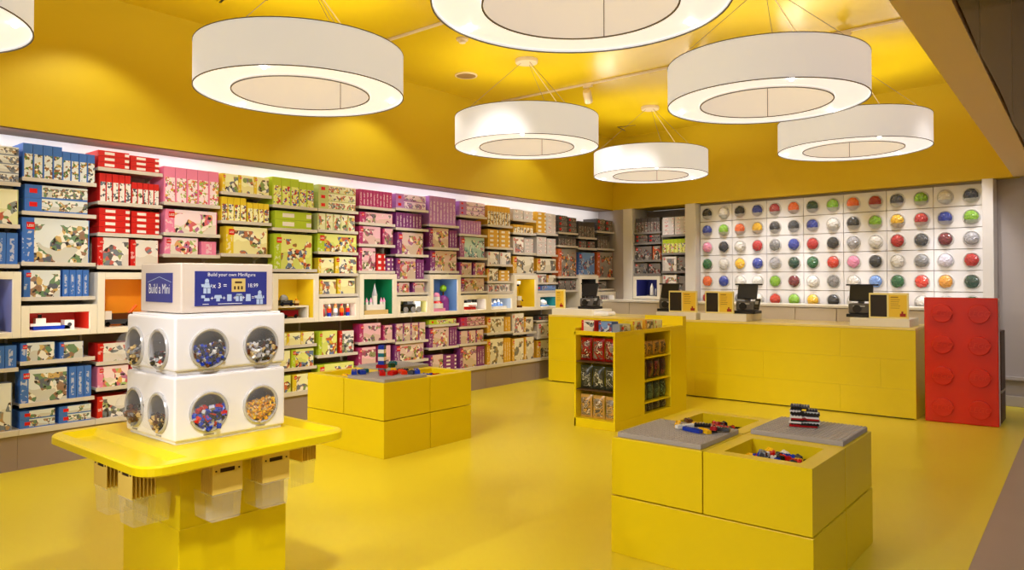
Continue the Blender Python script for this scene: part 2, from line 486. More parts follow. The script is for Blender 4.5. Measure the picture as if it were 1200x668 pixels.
# ------------------------------------------------------------------ printed box faces
PAL = {  # theme: box colour, pale ground, second ground, accents
    'blue': ('3F72C4', 'CFD5D4', 'B0A078', ['4E7A46', '8B5E3A', 'F0EBDD', '35405A', 'C8A24A']),
    'greyblue': ('8D98AC', 'D9DCDC', 'C4C0B2', ['5F6B80', '8A8272', 'F2EFE8', '40465A', 'A8804A']),
    'red': ('CF1F1C', 'DAD6D0', 'C9B9A8', ['5A6A7A', 'F2EEE8', '3A3A3E', 'C84030', '8FA05A']),
    'pink': ('EC86AC', 'F2D2DA', 'C8D08A', ['D84A5A', 'F6EDE0', '9ABF5A', 'B05A9A', 'E0A040']),
    'yellow': ('E6C92C', 'EFE6B4', 'D8C86A', ['B8552A', '4A5A80', 'F4F0E0', '6A8A3A', '7A4A2A']),
    'lime': ('B7CE2E', 'D8DC7E', 'B8C84A', ['C2312A', 'F3F0DA', '3E62A8', '8A5A2E', 'E0B830']),
    'palegreen': ('C6CC86', 'E2E2C2', 'CAD07A', ['C0402E', '6E7C86', 'F1EEE0', '55803A', 'E0B040']),
    'magenta': ('B4326E', 'DDB0BC', 'B9B07A', ['8C2A52', 'EFE2DA', '7A8A4A', 'C85A7A', '5A4A5E']),
    'purple': ('82367E', 'CDB4B0', 'B0A460', ['C8484E', 'EFE6D4', '78843A', '9A5A92', 'D6A850']),
    'lilac': ('B77CC4', 'E2CBE4', 'BCC08E', ['8A4A9A', 'F4EAF2', '9A6AB2', 'D67AA6', '6A8AB0']),
    'teal': ('9E5A8E', 'B6D0CE', '78A6A2', ['3E7A86', 'F2F0EA', '8ABAC8', 'D090B0', '5A5A70']),
    'gold': ('DDAA34', 'DCD6C4', 'BBAE8A', ['5C5A58', 'EFEAD8', '8A7440', '34383E', 'A87838']),
    'white': ('D6CFCB', 'E6E1DC', 'CFC8BE', ['9A8E86', 'C04A40', '6A707A', 'F6F3EE', 'B89A50']),
    'dark': ('4A4644', '76706A', '5A544E', ['2C2A2A', 'A8A29A', '8A4038', '5E6670', 'C8C2B4']),
    'orange': ('C8622A', '8C8478', '6A6460', ['D8D2C6', '3A3430', 'C03A24', 'E8A030', '5A6A5A']),
    'azure': ('3F68B0', '6E93CC', '4468A8', ['D8E0EC', '263A72', 'A0403A', '88AEDC', 'C8C8D4']),
}
PNAME = {'greyblue': 'grey and blue', 'palegreen': 'pale green', 'teal': 'teal pictured', 'gold': 'golden', 'dark': 'black', 'azure': 'bright blue', 'magenta': 'magenta'}
FRONT = {}


def front_mat(style, pal):
    key = style + '_' + pal
    if key in FRONT:
        return FRONT[key]
    side, g1, g2, acc = PAL[pal]
    g1 = tuple(min(0.97, int(g1[i:i + 2], 16) / 255 * 1.06 + 0.01) for i in (0, 2, 4))
    m = bpy.data.materials.new('print_' + key)
    m.use_nodes = True
    nt = m.node_tree
    N, L = nt.nodes, nt.links
    p = N['Principled BSDF']
    p.inputs['Roughness'].default_value = 0.35

    def math_(op, a, b=None, c=None):
        n = N.new('ShaderNodeMath')
        n.operation = op
        for i, v in enumerate((a, b, c)):
            if v is None:
                continue
            if isinstance(v, (int, float)):
                n.inputs[i].default_value = v
            else:
                L.new(v, n.inputs[i])
        return n.outputs[0]

    def mix(fac, a, b):
        n = N.new('ShaderNodeMix')
        n.data_type = 'RGBA'
        for i, v in ((0, fac), (6, a), (7, b)):
            if isinstance(v, (int, float)):
                n.inputs[i].default_value = v
            elif isinstance(v, tuple):
                n.inputs[i].default_value = v
            else:
                L.new(v, n.inputs[i])
        return n.outputs[2]

    uvn = N.new('ShaderNodeUVMap')
    sp = N.new('ShaderNodeSeparateXYZ')
    L.new(uvn.outputs[0], sp.inputs[0])
    u, v = sp.outputs[0], sp.outputs[1]
    tc = N.new('ShaderNodeTexCoord')
    oi = N.new('ShaderNodeObjectInfo')
    wv = math_('MULTIPLY', oi.outputs['Random'], 40.0)

    def noise(scale, off, detail=2.0):
        n = N.new('ShaderNodeTexNoise')
        n.noise_dimensions = '4D'
        n.inputs['Scale'].default_value = scale
        n.inputs['Detail'].default_value = detail
        L.new(tc.outputs['Object'], n.inputs['Vector'])
        L.new(math_('ADD', wv, off), n.inputs['W'])
        return n.outputs['Fac']
    sc_ = {'A': 17, 'F': 30, 'T': 50, 'S': 30, 'P': 40}[style]
    ramp = N.new('ShaderNodeValToRGB')
    cr = ramp.color_ramp
    cr.interpolation = 'CONSTANT'
    cols = acc + [acc[0], acc[2], acc[1]]
    pos = [0, 0.14, 0.28, 0.40, 0.52, 0.64, 0.76, 0.90]
    cr.elements[0].position = 0
    cr.elements[0].color = lin(cols[0])
    cr.elements[1].position = pos[1]
    cr.elements[1].color = lin(cols[1])
    for k in range(2, 8):
        e = cr.elements.new(pos[k])
        e.color = lin(cols[k])
    vo = N.new('ShaderNodeTexVoronoi')
    vo.voronoi_dimensions = '4D'
    vo.inputs['Scale'].default_value = sc_ * (1.7 if style == 'A' else 2.2)
    L.new(tc.outputs['Object'], vo.inputs['Vector'])
    L.new(wv, vo.inputs['W'])
    sx = N.new('ShaderNodeSeparateColor')
    L.new(vo.outputs['Color'], sx.inputs[0])
    L.new(sx.outputs[0], ramp.inputs[0])
    ground = mix(math_('GREATER_THAN', math_('ADD', v, noise(7, 11.0)), 0.95), tuple(0.4 * p_ + 0.6 * q_ for p_, q_ in zip(lin(g2), lin(g1))), lin(g1))
    art_mask = math_('MULTIPLY', math_('GREATER_THAN', noise(sc_ * 0.5, 5.0, 0.8), 0.49), math_('LESS_THAN', v, 0.86))
    dark_spots = math_('GREATER_THAN', noise(sc_ * 2.0, 21.0, 0.5), 0.645)
    art = mix(art_mask, ground, mix(dark_spots, mix(0.88, ground, ramp.outputs[0]), lin('332C2A')))
    sidec = lin(side)
    light = tuple(0.5 * a + 0.5 * b for a, b in zip(sidec, lin('F2EEEA')))
    if style == 'A':
        frame = math_('MULTIPLY', math_('GREATER_THAN', u, 0.17), math_('LESS_THAN', u, 0.985))
        tri = math_('MULTIPLY', math_('LESS_THAN', u, 0.14), math_('GREATER_THAN', noise(30, 3.0), 0.56))
        band = mix(math_('MULTIPLY', tri, math_('LESS_THAN', v, 0.7)), sidec, light)
        out = mix(frame, band, art)
    elif style == 'F':
        frame = math_('MULTIPLY', math_('GREATER_THAN', u, 0.26), math_('GREATER_THAN', v, 0.12))
        out = mix(frame, sidec, art)
    elif style == 'T':
        a = math_('MULTIPLY', math_('GREATER_THAN', u, 0.20), math_('LESS_THAN', u, 0.52))
        b = math_('GREATER_THAN', u, 0.86)
        blk = math_('MULTIPLY', math_('MAXIMUM', a, b), math_('MULTIPLY', math_('GREATER_THAN', v, 0.28), math_('LESS_THAN', v, 0.76)))
        out = mix(blk, sidec, mix(math_('GREATER_THAN', noise(60, 2.0), 0.55), lin('EFE9E4'), lin(acc[1])))
    elif style == 'S':
        low = math_('MULTIPLY', math_('LESS_THAN', v, 0.70), math_('GREATER_THAN', u, 0.14))
        pale = mix(math_('GREATER_THAN', noise(26, 4.0), 0.5), lin(g1), ramp.outputs[0])
        out = mix(low, sidec, pale)
    else:
        a = math_('MULTIPLY', math_('GREATER_THAN', u, 0.30), math_('LESS_THAN', u, 0.68))
        blk = math_('MULTIPLY', a, math_('MULTIPLY', math_('GREATER_THAN', v, 0.10), math_('LESS_THAN', v, 0.82)))
        out = mix(blk, sidec, mix(math_('GREATER_THAN', noise(44, 2.0), 0.53), light, sidec))
    L.new(out, p.inputs['Base Color'])
    FRONT[key] = m
    return m


LOGO_RED = mat('logo_red', (0.86, 0.08, 0.08), 0.4)
LOGO_WHITE = mat('logo_white', (0.97, 0.95, 0.88), 0.4)
LETTERS = {'L': [(0, 0, .3, 1), (0, 0, 1, .25)], 'E': [(0, 0, .3, 1), (0, 0, 1, .22), (0, .39, .85, .61), (0, .78, 1, 1)],
           'G': [(0, 0, .3, 1), (0, 0, 1, .22), (0, .78, 1, 1), (.7, 0, 1, .5), (.5, .36, 1, .55)],
           'O': [(0, 0, .3, 1), (.7, 0, 1, 1), (0, 0, 1, .22), (0, .78, 1, 1)]}
BOXM = {}


def box_mesh(style, pal, w_, h_, d_):
    """printed carton, local origin at the middle of its front bottom edge, front faces -Y"""
    key = (style, pal, round(w_, 3), round(h_, 3), round(d_, 3))
    if key in BOXM:
        return BOXM[key]
    b = MB()
    x = w_ / 2
    b.box(-x, x, 0, d_, 0, h_, 0)
    b.m[2] = 1
    b.uv[2] = [(0, 0), (1, 0), (1, 1), (0, 1)]
    # folded lid lips on both ends
    if style == 'A':
        s = min(0.055, 0.3 * h_, 0.13 * w_)
        x0, z1 = -x + 0.018 * w_ / 0.3, h_ - 0.10 * h_
        b.add([(x0, -0.001, z1 - s), (x0 + s, -0.001, z1 - s), (x0 + s, -0.001, z1), (x0, -0.001, z1)], [(0, 1, 2, 3)], 2)
        cw = s * 0.17
        for k, ch in enumerate('LEGO'):
            cx = x0 + s * (0.10 + 0.21 * k)
            for (a0, c0, a1, c1) in LETTERS[ch]:
                q0, q1, r0, r1 = cx + a0 * cw, cx + a1 * cw, z1 - s * 0.68 + c0 * s * 0.36, z1 - s * 0.68 + c1 * s * 0.36
                b.add([(q0, -0.0016, r0), (q1, -0.0016, r0), (q1, -0.0016, r1), (q0, -0.0016, r1)], [(0, 1, 2, 3)], 3)
    elif style == 'F':
        s = min(0.035, 0.4 * h_)
        x0, z1 = -x + 0.03, h_ * 0.72
        b.add([(x0, -0.001, z1 - s), (x0 + 1.5 * s, -0.001, z1 - s), (x0 + 1.5 * s, -0.001, z1), (x0, -0.001, z1)], [(0, 1, 2, 3)], 2)
    sm = mat('carton_' + pal, tuple(int(PAL[pal][0][i:i + 2], 16) / 255 for i in (0, 2, 4)), 0.4)
    me = b.mesh('carton', [sm, front_mat(style, pal), LOGO_RED, LOGO_WHITE])
    BOXM[key] = me
    return me


SNAME = {'A': ('picture_box', 'picture boxes'), 'F': ('flat_box', 'flat boxes'), 'T': ('lettered_box', 'lettered flat boxes'), 'S': ('upright_box', 'upright boxes'), 'P': ('slim_box', 'slim spine-out boxes')}
NUM = ['no', 'one', 'two', 'three', 'four', 'five', 'six', 'seven', 'eight', 'nine', 'ten', 'eleven', 'twelve']
ORD = ['first', 'second', 'third', 'fourth', 'fifth', 'sixth', 'seventh', 'eighth', 'ninth', 'tenth', 'eleventh', 'twelfth', 'thirteenth', 'fourteenth']
NBOX = 0


def fill_shelf(place, width, z, segs, shelf_name, bay_name, group):
    """place(x, z) -> (location, rz); x from the left end of the bay"""
    global NBOX
    seen = {}
    for sg in segs:
        seen[(sg[0], sg[1])] = seen.get((sg[0], sg[1]), 0) + 1
    cnt = {}
    for sg in segs:
        st, pal, a, b, cols, rows, h_ = sg[:7]
        cw = (b - a) * width / cols
        k = (st, pal)
        cnt[k] = cnt.get(k, 0) + 1
        side = ''
        if seen[k] > 1:
            side = ('left' if cnt[k] == 1 else 'right' if cnt[k] == seen[k] else 'middle') + ' '
        nm, plural = SNAME[st]
        colr = PNAME.get(pal, pal)
        sing = plural[:-2]
        for c in range(cols):
            for r in range(rows):
                hh = h_ - 0.002
                dd = 0.27 if st in 'SFTP' else (0.12 if h_ > 0.2 else 0.2)
                me = box_mesh(st, pal, cw - 0.004, hh, dd)
                o = bpy.data.objects.new(nm, me)
                loc, rz = place(a * width + cw * (c + 0.5), z + 0.0006 + r * h_)
                o.location = loc
                o.rotation_euler = (0, 0, rz)
                COL.objects.link(o)
                if cols == 1 and rows == 1:
                    lab = f'{side}{colr} {sing} on the {shelf_name}, {bay_name}'
                elif rows == 1:
                    if cols == 2:
                        lab = f'{"left" if c == 0 else "right"} of two {side}{colr} {plural}, {shelf_name}, {bay_name}'
                    else:
                        lab = f'{ORD[c]} from left of {NUM[cols]} {side}{colr} {plural}, {shelf_name}, {bay_name}'
                else:
                    up = 'top' if r == rows - 1 else 'bottom' if r == 0 else ORD[rows - 1 - r]
                    stk = '' if cols == 1 else ('left ' if c == 0 else 'right ' if c == cols - 1 else 'middle ')
                    lab = f'{up} of {NUM[rows]} in {side}{stk}stack, {colr} {plural}, {shelf_name}, {bay_name}'
                tag(o, lab, 'box', group)
                NBOX += 1


# ------------------------------------------------------------------ shelving bays along the left wall
PITCH_Y, Y0, XF = 0.535, 1.87, -6.38       # bay 1 starts at Y0
BAYN = ['bay at left edge', 'blue bay', 'red bay', 'pink bay', 'yellow bay', 'lime bay', 'pale green bay', 'magenta bay', 'purple bay',
        'lilac bay', 'lilac bay before gold', 'gold bay', 'white-gold bay', 'bay before black', 'first black bay', 'middle black bay', 'corner bay']
# per bay: upper shelves from the top, display kind (tall / low), lower shelves from the top
U = {}
U[0] = [(2.18, [('F', 'greyblue', .1, 1, 1, 4, .068)]), (1.86, [('A', 'palegreen', .1, 1, 1, 1, .27)]), (1.56, [('P', 'blue', .1, 1, 6, 1, .24)])]
U[1] = [(2.23, [('S', 'blue', 0, .53, 4, 1, .265), ('S', 'blue', .53, 1, 4, 1, .235)]), (1.97, [('F', 'blue', .03, .9, 1, 2, .105)]), (1.58, [('A', 'blue', 0, .93, 1, 1, .345)]),
        (1.31, [('A', 'blue', .03, .53, 1, 1, .21), ('P', 'blue', .55, .93, 4, 1, .215)])]
U[2] = [(2.37, [('T', 'red', 0, .48, 1, 3, .048), ('T', 'red', .5, .97, 1, 3, .044)]), (2.09, [('S', 'red', .02, .51, 5, 1, .235), ('S', 'red', .52, .97, 5, 1, .185)]),
        (1.83, [('T', 'red', .02, .5, 1, 4, .052), ('T', 'red', .52, .98, 1, 4, .05)]), (1.56, [('A', 'red', .0, .49, 1, 1, .235), ('A', 'red', .51, .97, 1, 1, .225)])]
U[3] = [(2.13, [('S', 'pink', .0, 1, 5, 1, .315)]), (1.86, [('A', 'pink', .03, .97, 1, 1, .21)]), (1.67, [('A', 'pink', .02, .62, 1, 1, .15), ('P', 'pink', .68, .96, 1, 1, .125)]), (1.30, [('A', 'pink', .03, .48, 1, 1, .2), ('A', 'pink', .52, .97, 1, 1, .19)])]
U[4] = [(2.27, [('A', 'yellow', .02, .98, 3, 1, .175)]), (2.0, [('S', 'yellow', 0, .5, 4, 1, .225), ('S', 'yellow', .52, .98, 4, 1, .19)]), (1.69, [('A', 'yellow', .1, .95, 1, 1, .26)]), (1.30, [('A', 'yellow', .03, .5, 1, 1, .2), ('A', 'yellow', .54, .97, 1, 1, .2)])]
U[5] = [(2.19, [('S', 'lime', .0, .6, 3, 1, .28), ('S', 'lime', .6, .95, 2, 1, .26)]), (1.96, [('T', 'lime', .06, .9, 1, 2, .088)]), (1.55, [('A', 'lime', .05, .92, 1, 1, .355)])]
U[6] = [(2.19, [('F', 'palegreen', .02, .97, 1, 3, .086)]), (1.97, [('A', 'palegreen', .0, .95, 5, 1, .175)]), (1.74, [('A', 'lime', .0, 1, 1, 1, .19)]),
        (1.51, [('A', 'yellow', .02, .41, 1, 1, .165), ('A', 'yellow', .44, 1, 1, 1, .18)]), (1.29, [('A', 'yellow', .05, .47, 1, 1, .155), ('A', 'yellow', .5, .96, 1, 1, .165)])]
U[7] = [(2.26, [('P', 'magenta', .02, .95, 10, 1, .19)]), (2.08, [('A', 'magenta', .03, .97, 1, 1, .12)]), (1.84, [('A', 'magenta', .02, .62, 1, 1, .2), ('A', 'magenta', .68, .98, 1, 1, .19)]),
        (1.54, [('A', 'magenta', .02, .48, 1, 1, .26), ('T', 'red', .5, .76, 1, 3, .066), ('T', 'purple', .78, .99, 1, 3, .052)])]
U[8] = [(2.28, [('F', 'lilac', .02, .95, 1, 2, .085)]), (2.05, [('P', 'purple', .02, .82, 8, 1, .18)]), (1.74, [('A', 'purple', .06, .88, 1, 1, .26)]),
        (1.45, [('A', 'purple', .04, .64, 1, 1, .245), ('P', 'purple', .66, .9, 3, 1, .235)]), (1.29, [('A', 'purple', .04, .44, 1, 1, .12), ('A', 'purple', .54, .92, 1, 1, .12)])]
U[9] = [(2.12, [('P', 'lilac', .02, .93, 8, 1, .35)]), (1.84, [('A', 'purple', .02, .68, 1, 1, .24), ('P', 'purple', .7, .98, 3, 1, .225)]), (1.55, [('A', 'purple', .06, .97, 1, 1, .25)])]
U[10] = [(2.27, [('F', 'lilac', .02, .97, 1, 3, .06)]), (2.03, [('P', 'lilac', .04, .82, 8, 1, .18)]), (1.73, [('A', 'teal', .04, .96, 1, 1, .265)]),
         (1.5, [('A', 'purple', .03, .47, 1, 1, .165), ('A', 'purple', .53, .98, 1, 1, .165)]), (1.29, [('A', 'purple', .04, .95, 1, 1, .17)])]
U[11] = [(2.18, [('S', 'gold', .02, .95, 8, 1, .26)]), (1.88, [('T', 'gold', .04, .48, 1, 4, .06), ('T', 'gold', .5, .95, 1, 4, .06)]), (1.65, [('A', 'white', .04, .5, 1, 1, .17), ('A', 'white', .53, .98, 1, 1, .165)]),
         (1.42, [('A', 'gold', .02, .46, 1, 1, .17), ('T', 'gold', .5, .92, 1, 3, .05)]), (1.28, [('A', 'white', .04, .96, 4, 1, .1)])]
U[12] = [(2.29, [('T', 'white', .04, .46, 1, 2, .07), ('T', 'white', .5, .92, 1, 2, .065)]), (2.1, [('S', 'gold', .04, .92, 6, 1, .115)]), (1.82, [('A', 'white', .04, .5, 1, 1, .22), ('T', 'white', .52, .92, 1, 4, .052)]),
         (1.53, [('A', 'gold', .03, .96, 1, 1, .24)])]
U[13] = [(2.12, [('T', 'gold', .02, .48, 1, 5, .062), ('T', 'white', .5, .96, 1, 5, .06)]), (1.81, [('T', 'white', .05, .5, 1, 3, .085), ('T', 'white', .53, .96, 1, 3, .08)]), (1.57, [('A', 'gold', .05, .97, 1, 1, .18)]),
         (1.4, [('A', 'white', .05, .5, 1, 1, .12), ('A', 'gold', .53, .96, 1, 1, .11)]), (1.28, [('F', 'azure', .05, .96, 1, 1, .075)])]
U[14] = [(2.16, [('F', 'dark', .04, .5, 1, 3, .085), ('F', 'dark', .53, .98, 1, 3, .08)]), (1.96, [('S', 'dark', .04, .95, 6, 1, .15)]), (1.49, [('A', 'orange', .04, .97, 1, 1, .42)]), (1.28, [('A', 'dark', .04, .95, 3, 1, .15)])]
U[15] = [(2.11, [('S', 'dark', .04, .96, 6, 1, .25)]), (1.94, [('F', 'dark', .04, .48, 1, 2, .055), ('F', 'dark', .52, .96, 1, 2, .055)]), (1.52, [('A', 'azure', .04, .94, 1, 1, .35)])]
U[16] = [(2.23, [('F', 'dark', .04, .5, 1, 2, .1), ('F', 'dark', .53, .98, 1, 2, .095)]), (1.95, [('S', 'dark', .06, .8, 5, 1, .21)]), (1.47, [('A', 'orange', .04, .97, 1, 1, .42)]), (1.29, [('A', 'dark', .05, .6, 1, 1, .12)])]
CASE = {0: 'tall', 1: 'low', 2: 'tall', 3: 'low', 4: 'low', 5: 'tall', 6: 'low', 7: 'tall', 8: 'low', 9: 'tall', 10: 'low', 11: 'low', 12: 'tall', 13: 'low', 15: 'tall', 16: 'low'}
CASECOL = {0: (0.45, 0.48, 0.72), 1: (0.80, 0.14, 0.06), 2: (0.94, 0.60, 0.10), 3: (0.90, 0.60, 0.70), 4: (0.92, 0.80, 0.30), 5: (0.93, 0.80, 0.12), 6: (0.86, 0.80, 0.76), 7: (0.06, 0.50, 0.33), 8: (0.86, 0.85, 0.55),
           9: (0.42, 0.60, 0.86), 10: (0.90, 0.88, 0.87), 11: (0.72, 0.80, 0.93), 12: (0.93, 0.80, 0.10), 13: (0.12, 0.50, 0.55), 15: (0.10, 0.10, 0.10), 16: (0.88, 0.86, 0.85)}
CASEW = {0: 'violet blue', 1: 'red', 2: 'orange', 3: 'pink', 4: 'mustard', 5: 'yellow', 6: 'pale', 7: 'green', 8: 'pale yellow', 9: 'sky blue', 10: 'white', 11: 'icy blue', 12: 'bright yellow', 13: 'teal', 15: 'black', 16: 'white corner'}
Lw = {}
Lw[0] = [(.78, [('P', 'blue', .1, 1, 6, 1, .17)]), (.32, [('A', 'greyblue', .1, .95, 1, 1, .36)])]
Lw[1] = [(.82, [('A', 'blue', .0, .46, 1, 1, .14), ('A', 'blue', .52, .86, 1, 1, .13)]), (.5, [('A', 'blue', .0, .64, 1, 1, .255), ('P', 'blue', .655, .98, 3, 1, .25)]),
         (.32, [('F', 'blue', .0, .47, 1, 2, .066), ('F', 'blue', .52, .98, 1, 2, .066)])]
Lw[2] = [(.77, [('A', 'red', .02, .5, 1, 1, .15), ('A', 'red', .53, .98, 1, 1, .15)]), (.56, [('A', 'pink', .02, .5, 1, 1, .17), ('A', 'red', .53, .98, 1, 1, .16)]), (.34, [('A', 'red', .02, .48, 1, 1, .175), ('A', 'red', .52, .98, 1, 1, .17)])]
Lw[3] = [(.78, [('A', 'pink', .04, .96, 2, 1, .15)]), (.33, [('A', 'pink', .04, .96, 2, 1, .2)])]
Lw[4] = [(.78, [('A', 'yellow', .04, .96, 2, 1, .13)]), (.55, [('A', 'yellow', .04, .96, 2, 1, .17)]), (.33, [('A', 'yellow', .04, .96, 2, 1, .17)])]
Lw[5] = [(.78, [('A', 'yellow', .02, .98, 3, 1, .125)]), (.55, [('A', 'yellow', .0, .42, 1, 1, .18), ('A', 'lime', .45, .97, 1, 1, .185)]), (.33, [('A', 'lime', .02, .44, 1, 1, .17), ('A', 'yellow', .48, .98, 1, 1, .17)])]
Lw[6] = [(.65, [('A', 'lime', .04, .5, 1, 1, .25), ('A', 'red', .56, .94, 1, 1, .24)]), (.33, [('A', 'lime', .02, .94, 1, 1, .24)])]
Lw[7] = [(.75, [('A', 'magenta', .04, .64, 1, 1, .205), ('A', 'magenta', .7, .97, 1, 1, .17)]), (.49, [('A', 'magenta', .02, .5, 1, 1, .2), ('A', 'magenta', .56, .92, 1, 1, .2)]), (.31, [('A', 'magenta', .04, .9, 1, 1, .13)])]
Lw[8] = [(.72, [('A', 'purple', .0, .95, 4, 1, .21)]), (.49, [('A', 'purple', .0, .9, 1, 1, .205)]), (.31, [('A', 'purple', .04, .9, 1, 1, .13)])]
Lw[9] = [(.89, [('F', 'lime', .04, .95, 1, 1, .06)]), (.61, [('A', 'purple', .03, .7, 1, 1, .245), ('P', 'purple', .72, .98, 3, 1, .24)]), (.35, [('A', 'purple', .06, .5, 1, 1, .21), ('T', 'purple', .52, .96, 1, 4, .048)])]
Lw[10] = [(.84, [('F', 'magenta', .06, .97, 1, 2, .058)]), (.62, [('A', 'purple', .02, .92, 3, 1, .165)]), (.31, [('A', 'purple', .04, .66, 1, 1, .27), ('P', 'purple', .68, .96, 3, 1, .26)])]
Lw[11] = [(.73, [('A', 'gold', .02, .7, 1, 1, .21), ('P', 'gold', .73, .97, 2, 1, .2)]), (.33, [('A', 'gold', .02, .68, 1, 1, .335), ('P', 'gold', .7, .98, 3, 1, .33)])]
Lw[12] = [(.7, [('A', 'white', .0, .5, 1, 1, .27), ('A', 'gold', .52, .92, 1, 1, .21)]), (.34, [('A', 'gold', .0, .5, 1, 1, .31), ('A', 'gold', .53, .96, 1, 1, .315)])]
Lw[13] = [(.85, [('F', 'dark', .1, .95, 1, 1, .06)]), (.61, [('A', 'white', .08, .95, 1, 1, .2)]), (.33, [('A', 'gold', .06, .96, 1, 1, .25)])]


def display_case(parent_kind, loc, rz, w_, h_, col, colw, label):
    t = thing('display_case', label, 'display case', loc, rz, 'cream display cases')
    x, D, b = w_ / 2, 0.335, 0.055
    bt = 0.045
    f = MB()
    f.box(-x, -x + b, 0, D, 0, h_).box(x - b, x, 0, D, 0, h_).box(-x + b, x - b, 0, D, 0, bt).box(-x + b, x - b, 0, D, h_ - bt, h_)
    f.box(-x + b, x - b, 0, 0.01, h_ - bt - 0.012, h_ - bt)
    f.build('frame', CREAM, t, None, None, 0.003)
    k = MB()
    y1 = D - 0.02
    k.add([(-x + b, y1, bt), (x - b, y1, bt), (x - b, y1, h_ - bt), (-x + b, y1, h_ - bt)], [(0, 1, 2, 3)])
    e = 0.0015
    for s in (-1, 1):
        xx = s * (x - b - e)
        k.add([(xx, 0.02, bt), (xx, y1, bt), (xx, y1, h_ - bt), (xx, 0.02, h_ - bt)], [(0, 1, 2, 3)])
    k.build('backdrop', mat('case_' + colw.replace(' ', '_'), col, 0.5), t)
    MB().box(-x + b + 0.05, x - b - 0.05, 0.014, 0.03, h_ - bt - 0.004, h_ - bt).build('light_strip', STRIP, t)
    return t


for i in range(17):
    ya = Y0 + PITCH_Y * (i - 1)
    bn = BAYN[i]
    desc = 'grey-beige wall shelving bay, ' + bn if i else 'grey-beige wall shelving bay cut off at the left edge'
    t = thing('shelving_bay', {0: desc, 14: 'grey-beige shelving bay with the first black boxes', 15: 'grey-beige shelving bay with a bright blue box in the middle', 16: 'grey-beige shelving bay at the far corner of the shop'}.get(
        i, 'grey-beige wall shelving bay stocked as the ' + bn), 'shelving', (XF, ya, 0), PI / 2, 'shelving bays on the left wall')
    P = PITCH_Y
    MB().box(0.001, P - 0.001, 0.325, 0.338, 0.33, 2.30).build('back_panel', SBACK, t)
    MB().box(-0.009, 0.009, 0.31, 0.3245, 0.33, 2.36).build('upright', SHELF, t)
    MB().box(0.001, P - 0.001, 0.02, 0.33, 0.0, 0.265).build('kick_plate', KICK, t)
    MB().box(0.001, P - 0.001, -0.01, 0.324, 0.266, 0.309).build('base_deck', SHELF, t, None, None, 0.003)
    rows = [(z, s, ('top shelf' if k == 0 else ORD[k] + ' shelf')) for k, (z, s) in enumerate(U[i])]
    low = Lw.get(i, [(.85, []), (.61, [])])
    rows += [(z, s, 'base deck' if z < 0.36 else ('under-case shelf' if k == 0 else 'lower shelf')) for k, (z, s) in enumerate(low)]
    for z, segs, sn in rows:
        if sn != 'base deck':
            s = MB().box(0.012, P - 0.012, 0.0, 0.324, z - 0.02, z).box(0.006, P - 0.006, -0.004, 0.008, z - 0.028, z + 0.002)
            for xx in (0.014, P - 0.018):
                s.add([(xx, 0.32, z - 0.02), (xx, 0.16, z - 0.02), (xx, 0.32, z - 0.07), (xx + 0.004, 0.32, z - 0.02), (xx + 0.004, 0.16, z - 0.02), (xx + 0.004, 0.32, z - 0.07)],
                      [(0, 1, 2), (5, 4, 3), (0, 3, 4, 1), (1, 4, 5, 2), (2, 5, 3, 0)])
            s.build('shelf', SHELF, t)
        zz = 0.309 if sn == 'base deck' else z
        above = [q - 0.032 for q, _s, _n in rows if q > zz + 0.03 and _n != sn] + ([1.003] if zz < 1.0 else [])
        lim = min(above) - zz if above else 9
        segs = [g[:6] + (min(g[6], (lim - 0.002) / g[5]),) for g in segs]
        fill_shelf(lambda x, z_, ya=ya: ((XF - 0.018, ya + 0.012 + x, z_), PI / 2), P - 0.024, zz, segs, sn, bn, f'{sn} boxes, {bn}')
    if i in CASE:
        hh = {'tall': 0.50, 'low': 0.24}[CASE[i]]
        tallw = P
        display_case('case', (XF + 0.03, ya + P / 2, 1.005), PI / 2, tallw - 0.002, hh, CASECOL[i], CASEW[i],
                     f'{CASE[i]} cream display case with {CASEW[i]} interior' + (' in the left wall' if i not in (3, 4) else ' behind the white dispenser tower'))

